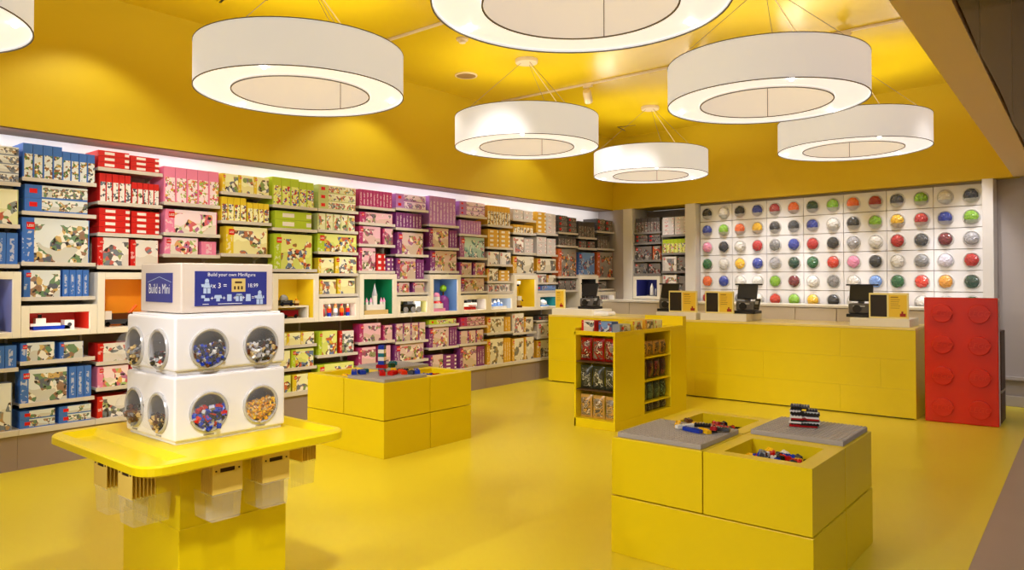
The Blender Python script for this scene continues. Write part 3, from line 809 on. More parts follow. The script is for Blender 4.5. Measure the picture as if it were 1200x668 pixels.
# ------------------------------------------------------------------ back alcove with black-box shelves
for j, (u0, u1, rows, lab) in enumerate((
        (0.38, 0.915, [(2.206, [('S', 'dark', .05, .95, 8, 1, .23)]), (2.037, [('F', 'dark', .03, .5, 1, 2, .065), ('F', 'dark', .53, .97, 1, 2, .065)]),
                       (1.756, [('A', 'dark', .03, .66, 1, 1, .22), ('A', 'orange', .69, .97, 1, 1, .22)]), (1.537, [('A', 'dark', .03, .5, 1, 1, .17), ('A', 'dark', .53, .97, 1, 1, .165)])], 'left alcove shelves'),
        (0.915, 1.37, [(2.142, [('T', 'white', .03, .5, 1, 5, .056), ('T', 'white', .53, .97, 1, 5, .056)]), (1.859, [('S', 'lime', .03, .97, 6, 1, .215)]),
                       (1.574, [('A', 'white', .03, .6, 1, 1, .23), ('A', 'dark', .63, .97, 1, 1, .22)]), (1.25, [('A', 'white', .03, .6, 1, 1, .265), ('A', 'dark', .63, .97, 1, 1, .25)])], 'right alcove shelves'))):
    t = thing('alcove_shelving', 'dark-backed ' + ('left' if j == 0 else 'right') + ' half of the shelving in the back alcove', 'shelving', B(u0, 0, 0), RB, 'alcove shelving')
    W = u1 - u0
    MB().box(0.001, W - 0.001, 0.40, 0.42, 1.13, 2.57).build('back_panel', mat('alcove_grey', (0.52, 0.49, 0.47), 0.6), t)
    MB().box(W - 0.006, W - 0.001, 0.05, 0.40, 1.13, 2.4).build('divider', SHELF, t) if j == 0 else None
    for k, (z, segs) in enumerate(rows):
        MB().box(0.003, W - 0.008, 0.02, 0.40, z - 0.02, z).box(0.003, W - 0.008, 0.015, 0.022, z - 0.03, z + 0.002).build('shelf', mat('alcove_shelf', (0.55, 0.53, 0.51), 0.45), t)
        fill_shelf(lambda x, z_, u0=u0: (B(u0 + 0.005 + x, 0.03, z_), RB), W - 0.014, z, segs, 'top shelf' if k == 0 else ORD[k] + ' shelf', lab, f'{lab} {ORD[k]} shelf boxes')
display_case('case', B(0.647, -0.01, 1.127), RB, 0.515, 0.37, (0.13, 0.15, 0.45), 'navy', 'white display case with navy blue interior in the back alcove')

# ------------------------------------------------------------------ bubble bins on the back wall
ROWS = [
    'navy white black blue crimson orange darkgreen lime orange crimson slate lime white navy',
    'blue lime orange yellow black slate blue white black lime yellow red blue lime',
    'pink navy white red grey blue red black silver white red slate maroon silver',
    'green white yellow blue silver darkgreen green vermilion pink black white grey lilac red',
    'orange blue white white lime maroon white grey white sky green vermilion gold darkgreen',
    'red white grey white vermilion lime yellow black white blue red white white green']
CW = {'crimson': 'deep red', 'darkgreen': 'dark green', 'slate': 'dark grey', 'silver': 'light grey', 'vermilion': 'orange-red', 'maroon': 'dark red', 'sky': 'light blue', 'gold': 'golden orange', 'lilac': 'pale lilac'}
rng = random.Random(3)


def fill_mesh(seed):
    r_ = random.Random(seed)
    b = MB()
    n, s = 7, 22
    v = [(0, -0.058, 0)]
    for i in range(1, n + 1):
        a = PI / 2 * i / n
        for k in range(s):
            t_ = 2 * PI * k / s
            rr = 1 + r_.uniform(-0.09, 0.09)
            v.append((0.075 * math.sin(a) * math.cos(t_) * rr, -0.058 * math.cos(a) * rr - 0.004, 0.075 * math.sin(a) * math.sin(t_) * rr))
    f = [(0, 1 + (k + 1) % s, 1 + k) for k in range(s)]
    for i in range(1, n):
        for k in range(s):
            f.append((1 + (i - 1) * s + k, 1 + (i - 1) * s + (k + 1) % s, 1 + i * s + (k + 1) % s, 1 + i * s + k))
    return b.add(v, f, 0, False)


FILLS = [fill_mesh(k) for k in range(4)]
RX = Matrix.Rotation(PI / 2, 4, 'X')
ring_me = MB().lathe([(0.079, -0.001), (0.092, 0.0), (0.092, 0.008), (0.086, 0.014), (0.079, 0.01)], 28, RX, closed=True).mesh('flange', mat('bin_flange', (0.86, 0.855, 0.85), 0.3))
bub_prof = [(max(1e-5, 0.086 * math.sin(PI / 2 * i / 7)), 0.068 * math.cos(PI / 2 * i / 7)) for i in range(8)]
bub_me = MB().lathe(bub_prof, 24, RX, cap=False).mesh('bubble', BUBBLE)
bw = MB()
n, s = 10, 40
vv = []
for i in range(n + 1):
    a = PI / 2 * i / n
    for k in range(s):
        t_ = 2 * PI * k / s
        vv.append((0.086 * math.sin(a) * math.cos(t_), -0.072 * math.cos(a) - 0.001, 0.086 * math.sin(a) * math.sin(t_)))
fc = [(i * s + k, i * s + (k + 1) % s, (i + 1) * s + (k + 1) % s, (i + 1) * s + k) for i in range(n) for k in range(s)]
bw.add(vv, [q for q in fc if sum(vv[p][2] for p in q) / 4 < -0.034], 0, True)
bowl_me = bw.mesh('scoop', BOWL)
FM = {}
rown = ['top row', 'second row', 'third row', 'fourth row', 'fifth row', 'bottom row']
for j, r_ in enumerate(ROWS):
    cs = r_.split()
    for k, cname in enumerate(cs):
        u = 1.56 + 0.532 * (k // 2) + (0.128 if k % 2 == 0 else 0.40)
        z = 2.438 - 0.2545 * j
        w_ = CW.get(cname, cname)
        t = thing('bubble_bin', f'round clear bin of {w_} bricks, {rown[j]}, {ORD[k]} from left', 'brick bin', B(u, 0.098, z), RB, 'bubble bins on the back wall')
        key = (rng.randrange(4), cname)
        if key not in FM:
            FM[key] = FILLS[key[0]].mesh('brick_fill', BR[cname])
        for nm, me in (('flange', ring_me), ('brick_fill', FM[key]), ('bubble', bub_me)) + ((('scoop', bowl_me),) if j < 2 else ()):
            o = bpy.data.objects.new(nm, me)
            o.parent = t
            COL.objects.link(o)
        if cname in ('white', 'silver', 'lilac') or True:
            t.children[1]['kind'] = 'stuff'

# back cabinets and their top
for k in range(10):
    u0 = 0.08 + 0.53 * k
    t = thing('base_cabinet', f'beige base cabinet under the back wall, {ORD[k]} from left', 'cabinet', B(u0, -0.42, 0), RB, 'beige cabinets along the back wall')
    MB().box(0.002, 0.528, 0.02, 0.40, 0.08, 1.085).build('body', BEIGE, t)
    MB().box(0.02, 0.51, 0.05, 0.38, 0.0, 0.08).build('plinth', KICK, t)
    d = MB().box(0.005, 0.525, 0.0, 0.02, 0.10, 1.075).build('door', BEIGE, t, None, None, 0.002)
tag(MB().box(0.08, 5.38, -0.43, -0.02, 1.086, 1.118).build('worktop', CREAM, None, BO, RB, 0.004), 'long cream worktop over the beige cabinets on the back wall', 'worktop')

# ------------------------------------------------------------------ cash counter
CROT = math.radians(1.0)
t = thing('cash_counter', 'long yellow cash counter with brick-pattern front and cream top', 'counter', (-6.17, 8.30, 0), CROT)
CWD = 4.63
MB().box(0.02, CWD - 0.02, 0.031, 0.80, 0.015, 0.90).build('body', YEL, t)
MB().box(0.03, CWD - 0.03, 0.05, 0.78, 0.0, 0.0148).build('plinth', BLACK, t)
nrow = 3
hrow = 0.92 / nrow
for rr in range(nrow):
    xs = [0.0] + [x for x in ((0.55, 2.22, 3.9) if rr % 2 == 0 else (1.38, 3.06, 4.3))] + [CWD]
    p = MB()
    for a, b in zip(xs[:-1], xs[1:]):
        p.box(a + 0.0004, b - 0.0004, 0.0, 0.03, rr * hrow + 0.0004 + (0.014 if rr == 0 else 0), (rr + 1) * hrow - 0.0004)
    p.build('front_panel', YEL, t, None, None, 0.0006, 1)
MB().box(CWD - 0.02, CWD, 0.031, 0.80, 0.0, 0.92).build('end_panel', YEL, t, None, None, 0.002)
MB().box(0.0, CWD, 0.0, 0.82, 0.921, 0.945).build('countertop', mat('yellow_cream_top', (0.94, 0.86, 0.52), 0.3), t, None, None, 0.003)


def cpos(x, y, z):
    return Vector((-6.17, 8.30, 0)) + Matrix.Rotation(CROT, 3, 'Z') @ Vector((x + 6.17, y - 8.30, z))


RISERS = [(-6.14, -5.46, 'leftmost cream riser on the counter'), (-4.50, -3.955, 'second cream riser from left on the counter'), (-3.90, -3.32, 'third cream riser from left on the counter'), (-2.18, -1.60, 'rightmost cream riser on the counter')]
for x0, x1, lab in RISERS:
    o = MB().box(0, x1 - x0, 0, 0.52, 0, 0.085).build('counter_riser', CREAM, None, cpos(x0, 8.34, 0.9455), CROT, 0.005)
    tag(o, lab, 'riser', 'cream risers on the counter')


def register(x, label, face=PI, y=8.56, rz=0.0):
    t = thing('cash_register', label, 'cash register', cpos(x, y, 1.031), CROT + rz, 'cash registers')
    MB().box(-0.13, 0.13, -0.08, 0.16, 0, 0.035).build('base', BLACK, t, None, None, 0.006)
    MB().prism([(-0.115, -0.06), (0.115, -0.06), (0.115, 0.14), (-0.115, 0.14)], 0.035, 0.15).build('printer_body', DGREY, t, None, None, 0.02)
    MB().cyl((-0.02, -0.061, 0.09), 0.045, 0.012, 20, 0, 'Y').build('paper_roll_cover', BLACK, t)
    MB().box(-0.06, 0.06, -0.072, -0.06, 0.115, 0.128).build('paper_slot', mat('slot_silver', (0.75, 0.75, 0.75), 0.3), t)
    q = MB().obox((0.0, 0.04, 0.26), (0.24, 0.03, 0.18), Matrix.Rotation(math.radians(-18), 3, 'X').to_quaternion())
    scn = q.build('screen', BLACK, t, None, None, 0.008)
    MB().obox((0.0, 0.061, 0.262), (0.21, 0.004, 0.15), Matrix.Rotation(math.radians(-18), 3, 'X').to_quaternion()).build('display_glass', mat('screen_glass', (0.05, 0.06, 0.07), 0.08), scn)
    MB().box(-0.03, 0.03, 0.02, 0.07, 0.15, 0.22).build('screen_neck', DGREY, t, None, None, 0.006)
    MB().box(-0.16, 0.17, 0.05, 0.08, 0.345, 0.362).tube((0.0, 0.06, 0.3), (0.0, 0.065, 0.35), 0.012).build('customer_display', BLACK, t)
    k = MB().obox((0.14, -0.02, 0.12), (0.06, 0.03, 0.13), Matrix.Rotation(math.radians(-30), 3, 'X').to_quaternion()).build('card_reader', BLACK, t, None, None, 0.006)
    MB().obox((0.14, -0.039, 0.135), (0.04, 0.004, 0.04), Matrix.Rotation(math.radians(-30), 3, 'X').to_quaternion()).build('keypad', mat('keypad_grey', (0.6, 0.6, 0.6), 0.4), k)


register(-5.66, 'black cash register at the left end of the counter')
register(-4.43, 'black cash register half hidden behind a sign, second from left')
register(-3.40, 'black cash register right of the middle pair of signs')
register(-2.12, 'black cash register at the right end of the counter')


def counter_sign(x0, x1, label, half=False, y=8.40):
    W, H = x1 - x0, 0.27
    t = thing('counter_sign', label, 'sign', cpos(x0, y, 1.031), CROT, 'yellow framed signs on the counter')
    MB().box(0, W, 0.0, 0.03, 0, H).build('sign_board', mat('sign_frame', (0.97, 0.91, 0.60), 0.4), t, None, None, 0.003)
    if not half:
        MB().box(0.016, W * 0.46, -0.003, 0.0, 0.018, H - 0.02).build('black_panel', mat('sign_black', (0.17, 0.14, 0.11), 0.25), t)
    a = 0.012 if half else W * 0.51
    MB().box(a, W - 0.014, -0.003, 0.0, 0.018, H - 0.02).build('gold_panel', CARDP, t)
    tx = MB()
    for k in range(6):
        zz = H - 0.05 - 0.022 * k
        ww = (W - 0.03 - a) * (0.62 + 0.2 * ((k * 37 % 10) / 10))
        tx.box(a + 0.018, a + 0.018 + ww * 0.75, -0.0042, -0.003, zz, zz + (0.012 if k == 0 else 0.005))
    tx.build('fine_print', mat('sign_print', (0.66, 0.50, 0.16), 0.5), t)
    bx = W - 0.06
    g = MB().box(bx - 0.02, bx + 0.035, -0.005, -0.003, 0.024, 0.056).box(bx - 0.006, bx + 0.012, -0.005, -0.003, 0.056, 0.078)
    g.build('red_picture', mat('sign_red', (0.62, 0.12, 0.06), 0.5), t)


counter_sign(-6.12, -5.96, 'narrow yellow sign at the left end of the counter', True)
counter_sign(-4.35, -3.97, 'black and yellow sign in front of the second register')
counter_sign(-3.86, -3.50, 'black and yellow sign left of the third register')
counter_sign(-2.00, -1.62, 'black and yellow sign at the right end of the counter')
t = thing('white_tray', 'low white rounded bin on the counter beside the left register', 'bin', cpos(-5.36, 8.48, 0.9455), CROT)
MB().prism([(-.12, -.1), (.12, -.1), (.12, .12), (-.12, .12)], 0, 0.055).build('bin_body', WHITE, t, None, None, 0.02, 4)
MB().prism([(-.105, -.085), (.105, -.085), (.105, .105), (-.105, .105)], 0.0552, 0.062).build('bin_lid', WHITE, t, None, None, 0.003)
t = thing('desk_phone', 'small blue and white card stand on the counter beside the middle register', 'card stand', cpos(-3.925, 8.62, 0.9455), CROT)
MB().box(-0.02, 0.02, 0, 0.05, 0, 0.01).build('stand_foot', WHITE, t)
MB().box(-0.02, 0.02, 0.02, 0.026, 0.0101, 0.19).build('card', SIGNB, t)

# ------------------------------------------------------------------ giant red brick end panel
t = thing('giant_brick', 'tall red giant toy brick standing at the right end of the counter', 'giant brick', (-1.47, 8.43, 0), math.radians(5.5))
PWD, PH = 0.63, 1.262
MB().box(0, PWD, 0, 0.13, 0.002, PH).build('panel_body', REDP, t, None, None, 0.008)
MB().box(0.01, PWD + 0.012, 0.131, 0.16, 0.002, PH - 0.004).build('white_backing', WALLW, t)
for i in range(2):
    for j in range(4):
        cx, cz = 0.157 + 0.316 * i, 0.158 + 0.3155 * j
        M = Matrix.Translation((cx, 0, cz)) @ RX
        st = MB().lathe([(0.093, 0.0), (0.093, 0.036), (0.088, 0.041), (0.001, 0.041)], 36, M).build('stud', REDP, t)
        text_mb('LEGO', 0.075, Matrix.Translation((cx, -0.0412, cz)) @ FACE_Y, 0.010, shear=0.25).build('lettering', mat('red_lettering', (0.90, 0.22, 0.07), 0.14), st)  # same plastic as the studs, coloured lighter in place of highlights
t = thing('gate_post', 'dark brown low post behind the red brick panel', 'post', (-0.895, 8.74, 0), 0)
MB().box(0, 0.05, 0, 0.35, 0, 0.92).build('post_body', mat('brown_wood', (0.30, 0.20, 0.14), 0.5), t, None, None, 0.004)
MB().box(-0.002, 0.052, -0.003, 0.353, 0.30, 0.33).build('post_band', CHROME, t)

# ------------------------------------------------------------------ candy-style packet kiosk in front of the counter
t = thing('packet_kiosk', 'yellow shelf kiosk filled with bagged toys in front of the counter', 'kiosk', (-4.10, 5.94, 0), 0)
KW, KD, KH = 0.47, 1.50, 0.93
k = MB()
k.box(0, 0.02, 0, KD, 0, KH)                       # left side
k.box(0, KW, 0, KD, 0, 0.085)                      # foot
k.box(0, KW, 0, KD, KH - 0.03, KH)                 # top
k.box(KW - 0.02, KW, 0, 0.57, 0.085, KH - 0.03)    # blank right panel
k.box(KW - 0.02, KW, 1.13, KD, 0.085, KH - 0.03)   # rear right jamb
k.box(0.02, KW - 0.02, 0.30, 0.33, 0.085, KH - 0.03)
k.box(0.16, 0.18, 0.33, KD, 0.085, KH - 0.03)
k.box(0.18, KW - 0.02, 1.13, 1.15, 0.085, KH - 0.03)
k.box(0.18, KW - 0.02, 0.55, 0.57, 0.085, KH - 0.03)
k.build('carcass', YEL, t, None, None, 0.002)
for z in (0.37, 0.645):
    MB().box(0.02, KW - 0.02, 0.012, 0.30, z - 0.012, z).build('front_shelf', mat('kiosk_shelf_brown', (0.30, 0.20, 0.08), 0.5), t)
for z in (0.20, 0.42, 0.655):
    MB().box(0.18, KW - 0.004, 0.57, 1.13, z - 0.014, z).build('side_shelf', YEL, t)
rim = MB()
rim.box(0, KW, 1.42, KD, KH, KH + 0.11).box(0, 0.015, 0, 1.42, KH, KH + 0.035).box(0.02, KW, 0.0, 0.012, KH, KH + 0.012).box(KW - 0.012, KW, 0.013, 1.41, KH, KH + 0.012)
rim.build('top_rim', YEL, t, None, None, 0.002)


def bag_mesh(col, accent, w_, h_, d_, seed):
    r_ = random.Random(seed)
    b = MB()
    nx, nz = 8, 10
    for sgn in (-1, 1):
        v = []
        for j in range(nz + 1):
            for i in range(nx + 1):
                a, c = i / nx, j / nz
                bulge = (math.sin(PI * a) ** 0.6) * (math.sin(PI * min(1, c * 0.98)) ** 0.6 if 0 < c < 1 else 0)
                v.append(((a - 0.5) * w_ * (1 - 0.06 * math.sin(PI * c)), sgn * d_ / 2 * bulge * (1 + r_.uniform(-0.12, 0.12)), c * h_))
        f = [(j * (nx + 1) + i, j * (nx + 1) + i + 1, (j + 1) * (nx + 1) + i + 1, (j + 1) * (nx + 1) + i) for j in range(nz) for i in range(nx)]
        if sgn > 0:
            f = [tuple(reversed(q)) for q in f]
        b0 = len(b.f)
        b.add(v, f, 0, True)
    return b.mesh('bag', [bag_mat(col, accent)])


def bag_mat(col, accent):
    nm = 'bag_' + col[0] + '_' + accent[0]
    if nm in MATS:
        return MATS[nm]
    m = mat(nm, col[1], 0.3)
    nt = m.node_tree
    N, L = nt.nodes, nt.links
    tc, sp = N.new('ShaderNodeTexCoord'), N.new('ShaderNodeSeparateXYZ')
    L.new(tc.outputs['Generated'], sp.inputs[0])

    def band(sock, lo, hi):
        a_, b_, c_ = (N.new('ShaderNodeMath') for _ in range(3))
        a_.operation, b_.operation, c_.operation = 'GREATER_THAN', 'LESS_THAN', 'MULTIPLY'
        L.new(sock, a_.inputs[0])
        a_.inputs[1].default_value = lo
        L.new(sock, b_.inputs[0])
        b_.inputs[1].default_value = hi
        L.new(a_.outputs[0], c_.inputs[0])
        L.new(b_.outputs[0], c_.inputs[1])
        return c_.outputs[0]
    w_ = N.new('ShaderNodeMath')
    w_.operation = 'MULTIPLY'
    L.new(band(sp.outputs[0], 0.12, 0.88), w_.inputs[0])
    L.new(band(sp.outputs[2], 0.10, 0.88), w_.inputs[1])
    oi, ad = N.new('ShaderNodeObjectInfo'), N.new('ShaderNodeMath')
    ad.operation = 'MULTIPLY'
    ad.inputs[1].default_value = 30
    L.new(oi.outputs['Random'], ad.inputs[0])
    nz = N.new('ShaderNodeTexNoise')
    nz.noise_dimensions = '4D'
    nz.inputs['Scale'].default_value = 24
    nz.inputs['Detail'].default_value = 0.8
    L.new(tc.outputs['Object'], nz.inputs['Vector'])
    L.new(ad.outputs[0], nz.inputs['W'])
    rp = N.new('ShaderNodeValToRGB')
    rp.color_ramp.interpolation = 'CONSTANT'
    cs = [tuple(0.4 * q for q in accent[1]), col[1], tuple(0.5 * q for q in col[1]), accent[1], tuple(0.6 * q for q in col[1]), tuple(0.6 * q for q in accent[1])]
    for k, (ps, cc) in enumerate(zip((0, 0.38, 0.47, 0.53, 0.57, 0.62), cs)):
        e = rp.color_ramp.elements[k] if k < 2 else rp.color_ramp.elements.new(ps)
        e.position = ps
        e.color = lin(cc)
    L.new(nz.outputs['Fac'], rp.inputs[0])
    mx = N.new('ShaderNodeMix')
    mx.data_type = 'RGBA'
    L.new(w_.outputs[0], mx.inputs[0])
    mx.inputs[6].default_value = lin(col[1])
    L.new(rp.outputs[0], mx.inputs[7])
    L.new(mx.outputs[2], N['Principled BSDF'].inputs['Base Color'])
    return m


def bag(x, y, z, rz, me, label, group):
    o = bpy.data.objects.new('toy_bag', me)
    o.location = (x, y, z)
    o.rotation_euler = (0, 0, rz)
    COL.objects.link(o)
    tag(o, label, 'bag', group)


pos3 = ['left', 'middle', 'right']
for r_, (z, col, acc, cn, rn) in enumerate(((0.646, ('red', (0.62, 0.09, 0.05)), ('cream', (0.85, 0.78, 0.66)), 'red', 'top'), (0.371, ('moss', (0.24, 0.24, 0.15)), ('pale', (0.78, 0.77, 0.68)), 'dark', 'middle'),
                                           (0.0855, ('tan', (0.80, 0.62, 0.30)), ('cream', (0.85, 0.78, 0.66)), 'tan', 'bottom'))):
    for k in range(3):
        me = bag_mesh(col, acc, 0.138, 0.225, 0.09, 5 * r_ + k)
        bag(-4.10 + 0.092 + 0.143 * k, 5.94 + 0.085, z + 0.0006, 0.0, me, f'{pos3[k]} {cn} bag on the {rn} front shelf of the yellow kiosk', f'{cn} bags at the kiosk front')
for r_, (z, col, acc, cn, rn, hh) in enumerate(((0.656, ('tan', (0.80, 0.62, 0.30)), ('brownish', (0.45, 0.36, 0.25)), 'tan', 'top', 0.15), (0.421, ('plum', (0.26, 0.19, 0.20)), ('rose', (0.70, 0.32, 0.32)), 'dark red', 'second', 0.19),
                                               (0.201, ('forest', (0.20, 0.25, 0.20)), ('mint', (0.55, 0.70, 0.55)), 'dark green', 'third', 0.18), (0.0855, ('coal', (0.24, 0.22, 0.21)), ('ash', (0.60, 0.57, 0.52)), 'charcoal', 'bottom', 0.09))):
    for k in range(4):
        me = bag_mesh(col, acc, 0.125, hh, 0.07, 40 + 5 * r_ + k)
        bag(-3.63 - 0.065, 5.94 + 0.57 + 0.075 + 0.137 * k, z + 0.0006, PI / 2, me, f'{ORD[k]} from front of four {cn} bags, {rn} side shelf of the yellow kiosk', f'{cn} bags at the kiosk side')
# packets lying along the kiosk top
pk = [('red', .03, 'A', 'red and blue', (0.15, 0.11)), ('azure', .20, 'A', 'blue', (0.15, 0.10)), ('greyblue', .52, 'F', 'pale blue', (0.20, 0.075)), ('yellow', .76, 'A', 'yellow', (0.20, 0.10)), ('gold', 1.0, 'A', 'white and gold', (0.17, 0.10)), ('palegreen', 1.2, 'A', 'round-marked', (0.16, 0.09))]
for q, (pal, yo, st, cn, (w_, h_)) in enumerate(pk):
    if q < 2:
        loc, rz = (-4.10 + 0.11 + 0.17 * q, 6.02, KH + 0.0006), 0.0
        loc = (loc[0], 6.02 + 0.05 * q, loc[2])
    else:
        loc, rz = (-3.63 - 0.03, 5.94 + yo - 0.28, KH + 0.0006), PI / 2
    o = bpy.data.objects.new('toy_packet', box_mesh(st, pal, w_, h_, 0.12))
    o.location, o.rotation_euler = loc, (0, 0, rz)
    COL.objects.link(o)
    tag(o, f'{cn} packet standing on top of the yellow kiosk, {ORD[q]} from the front', 'packet', 'packets on the kiosk top')

# ------------------------------------------------------------------ loose bricks
BMESH = {}


def brick_mb(nx, ny, h=0.0096, p=0.008, s=1.0, b=None, off=(0, 0, 0), m=0):
    """a studded brick, origin at the middle of its underside"""
    b = b or MB()
    X, Y = nx * p * s / 2, ny * p * s / 2
    ox, oy, oz = off
    b.box(ox - X + 0.0001, ox + X - 0.0001, oy - Y + 0.0001, oy + Y - 0.0001, oz, oz + h * s, m)
    for i in range(nx):
        for j in range(ny):
            b.cyl((ox - X + (i + .5) * p * s, oy - Y + (j + .5) * p * s, oz + h * s), 0.0024 * s, 0.0017 * s, 8, m)
    return b


def loose(nx, ny, cname, s, h=0.0096):
    key = (nx, ny, cname, s, h)
    if key not in BMESH:
        BMESH[key] = brick_mb(nx, ny, h, 0.008, s).mesh('toy_brick', BR[cname])
    return BMESH[key]


# ------------------------------------------------------------------ big-brick play tables
def play_table(name_label, cat, loc, rz, mirror, label_far):
    t = thing('play_table', name_label, cat, loc, rz, 'yellow brick play tables')
    S, q, hc = 1.04, 0.52, 0.3045
    g = 0.0035
    sgn = -1 if mirror else 1
    for k in range(2):
        MB().box(0.0, S, q * k + g, q * (k + 1) - g, 0.0, hc - g).build('base_block', YEL, t, None, None, 0.003)
    # four upper blocks: plates on one diagonal, open bins on the other
    lay = {(0, 0): 'plate', (1, 0): 'bin', (1, 1): 'plate', (0, 1): 'bin'} if not mirror else {(0, 0): 'bin', (1, 0): 'plate', (1, 1): 'bin', (0, 1): 'plate'}
    for (i, j), kind in lay.items():
        x0, x1, y0, y1 = q * i + g, q * (i + 1) - g, q * j + g, q * (j + 1) - g
        if kind == 'bin':
            b, fl = 0.075, 0.085
            zt = 2 * hc
            m = MB()
            m.box(x0, x1, y0, y1, hc + g, zt - fl)
            m.box(x0, x0 + b, y0, y1, zt - fl, zt).box(x1 - b, x1, y0, y1, zt - fl, zt).box(x0 + b, x1 - b, y0, y0 + b, zt - fl, zt).box(x0 + b, x1 - b, y1 - b, y1, zt - fl, zt)
            # welded outer skin reads as one block
            m.build('bin_block', YEL, t)
        else:
            bl = MB().box(x0, x1, y0, y1, hc + g, 2 * hc).build('block', YEL, t, None, None, 0.003)
            pb = MB().box(x0 + 0.025, x1 - 0.015, y0 + 0.02, y1 - 0.02, 2 * hc + 0.0004, 2 * hc + 0.026)
            pl = pb.build('building_plate', GREYP, t, None, None, 0.003)
            st = MB()
            nn = 24
            for a in range(nn):
                for c in range(nn):
                    cx = x0 + 0.025 + (a + .5) * (x1 - x0 - 0.04) / nn
                    cy = y0 + 0.02 + (c + .5) * (y1 - y0 - 0.04) / nn
                    st.lathe([(0.0045, 0), (0.0045, 0.003)], 6, Matrix.Translation((cx, cy, 2 * hc + 0.026)), smooth=False)
            so = st.build('stud_field', GREYP, pl)
            so['kind'] = 'stuff'
    return t


FT = Vector((-2.06, 3.325, 0))
MT = Vector((-5.55, 3.85, 0))
play_table('large yellow play table of stacked brick blocks at front right', 'play table', FT, 0.0, False, '')
play_table('yellow play table of stacked brick blocks behind the dispenser tower', 'play table', MT, 0.0, True, '')
rg = random.Random(12)


def pile(base, x0, x1, y0, y1, z, n, cols, where, s=2.0):
    for k in range(n):
        cname = rg.choice(cols)
        nx, ny = rg.choice([(2, 4), (2, 2), (2, 3), (1, 4), (2, 6)])
        lvl = 0 if k < n * 0.45 else (1 if k < n * 0.78 else 2)
        shrink = 0.15 * lvl
        x = rg.uniform(x0 + (x1 - x0) * shrink, x1 - (x1 - x0) * shrink)
        y = rg.uniform(y0 + (y1 - y0) * shrink, y1 - (y1 - y0) * shrink)
        o = bpy.data.objects.new('loose_brick', loose(nx, ny, cname, s))
        tilt = 0.12 if lvl == 0 else 0.45
        o.location = (base.x + x, base.y + y, z + 0.004 + 0.019 * lvl)
        o.rotation_euler = (rg.uniform(-tilt, tilt), rg.uniform(-tilt, tilt), rg.uniform(0, PI))
        COL.objects.link(o)
        tag(o, f'loose {CW.get(cname, cname)} brick in the pile inside the {where}', 'toy brick', f'{cname} bricks in the {where}')


ZBIN = 0.609 - 0.083
mix1 = ['black', 'black', 'red', 'white', 'slate', 'blue', 'yellow', 'grey']
pile(FT, 0.52 + 0.11, 1.04 - 0.11, 0.11, 0.41, ZBIN, 90, mix1, 'open bin nearest the camera')
pile(FT, 0.11, 0.41, 0.52 + 0.11, 1.04 - 0.11, ZBIN, 70, ['black', 'red', 'crimson', 'slate', 'grey', 'black', 'navy'], 'rear open bin of the front table')
pile(MT, 0.11, 0.41, 0.11, 0.41, ZBIN, 26, ['blue', 'red', 'teal', 'yellow'], 'left bin of the far table')
pile(MT, 0.63, 0.93, 0.63, 0.93, ZBIN, 26, ['red', 'orange', 'blue', 'brown'], 'right bin of the far table')


def model(name, label, cat, loc, rz, parts, group=None):
    """parts: (part name, colour, list of (nx, ny, x, y, z, h)) on an 8 mm grid times scale"""
    t = thing(name, label, cat, loc, rz, group)
    for pn, cname, lst in parts:
        b = MB()
        for (nx, ny, x, y, z, h, s) in lst:
            brick_mb(nx, ny, h, 0.008, s, b, (x, y, z))
        b.build(pn, BR[cname], t)
    return t


# blocky model on the rear plate: layered black, white and red plates
def layered(loc, rz, label):
    t = thing('brick_model', label, 'brick model', loc, rz)
    r_ = random.Random(4)
    lay = ['crimson', 'black', 'white', 'black', 'crimson', 'white', 'navy', 'black', 'white', 'navy', 'black', 'slate']
    for k, cname in enumerate(lay):
        b = MB()
        z = 0.0096 * k
        for q in range(3 if k < 10 else 2):
            x = -0.045 + 0.042 * q + r_.uniform(-0.008, 0.008)
            if k in (8, 9) and q == 1:
                continue
            cn = 4 if q != 1 else 3
            brick_mb(cn, 4, 0.0048, 0.008, 2.0 if k < 8 else 1.8, b, (x * (1 if k < 8 else 0.95), r_.uniform(-0.012, 0.012), z))
        b.build('brick_layer', BR[cname], t)
    return t


layered((FT.x + 0.755, FT.y + 0.80, 0.6385), 0.3, 'small layered model of black white and red bricks on the rear grey plate')
# flat build of yellow and white pieces on the nearer plate
zpl = 0.6385
flat_bits = [('yellow', 2, 8, .21, .36, .4), ('white', 2, 8, .27, .33, -0.5), ('yellow', 2, 6, .30, .40, 1.2), ('blue', 2, 8, .34, .27, 1.3), ('black', 2, 6, .37, .33, 1.9), ('white', 2, 4, .33, .40, .2), ('yellow', 2, 6, .40, .29, 1.0),
             ('white', 1, 8, .41, .38, 1.4), ('black', 2, 4, .43, .33, .6), ('brown', 2, 4, .25, .41, .8), ('crimson', 2, 2, .45, .29, .1), ('slate', 2, 6, .46, .37, 1.7)]
for k, (cname, nx, ny, x, y, r_) in enumerate(flat_bits):
    o = bpy.data.objects.new('loose_brick', loose(nx, ny, cname, 1.8))
    o.location = (FT.x + x, FT.y + y, zpl + 0.002 * (k % 3) + (0.0175 if k in (4, 9, 10) else 0.0))
    o.rotation_euler = (0, 0, r_)
    COL.objects.link(o)
    tag(o, f'{CW.get(cname, cname)} brick among scattered pieces on the front left grey plate', 'toy brick', f'{cname} bricks on the front left plate')
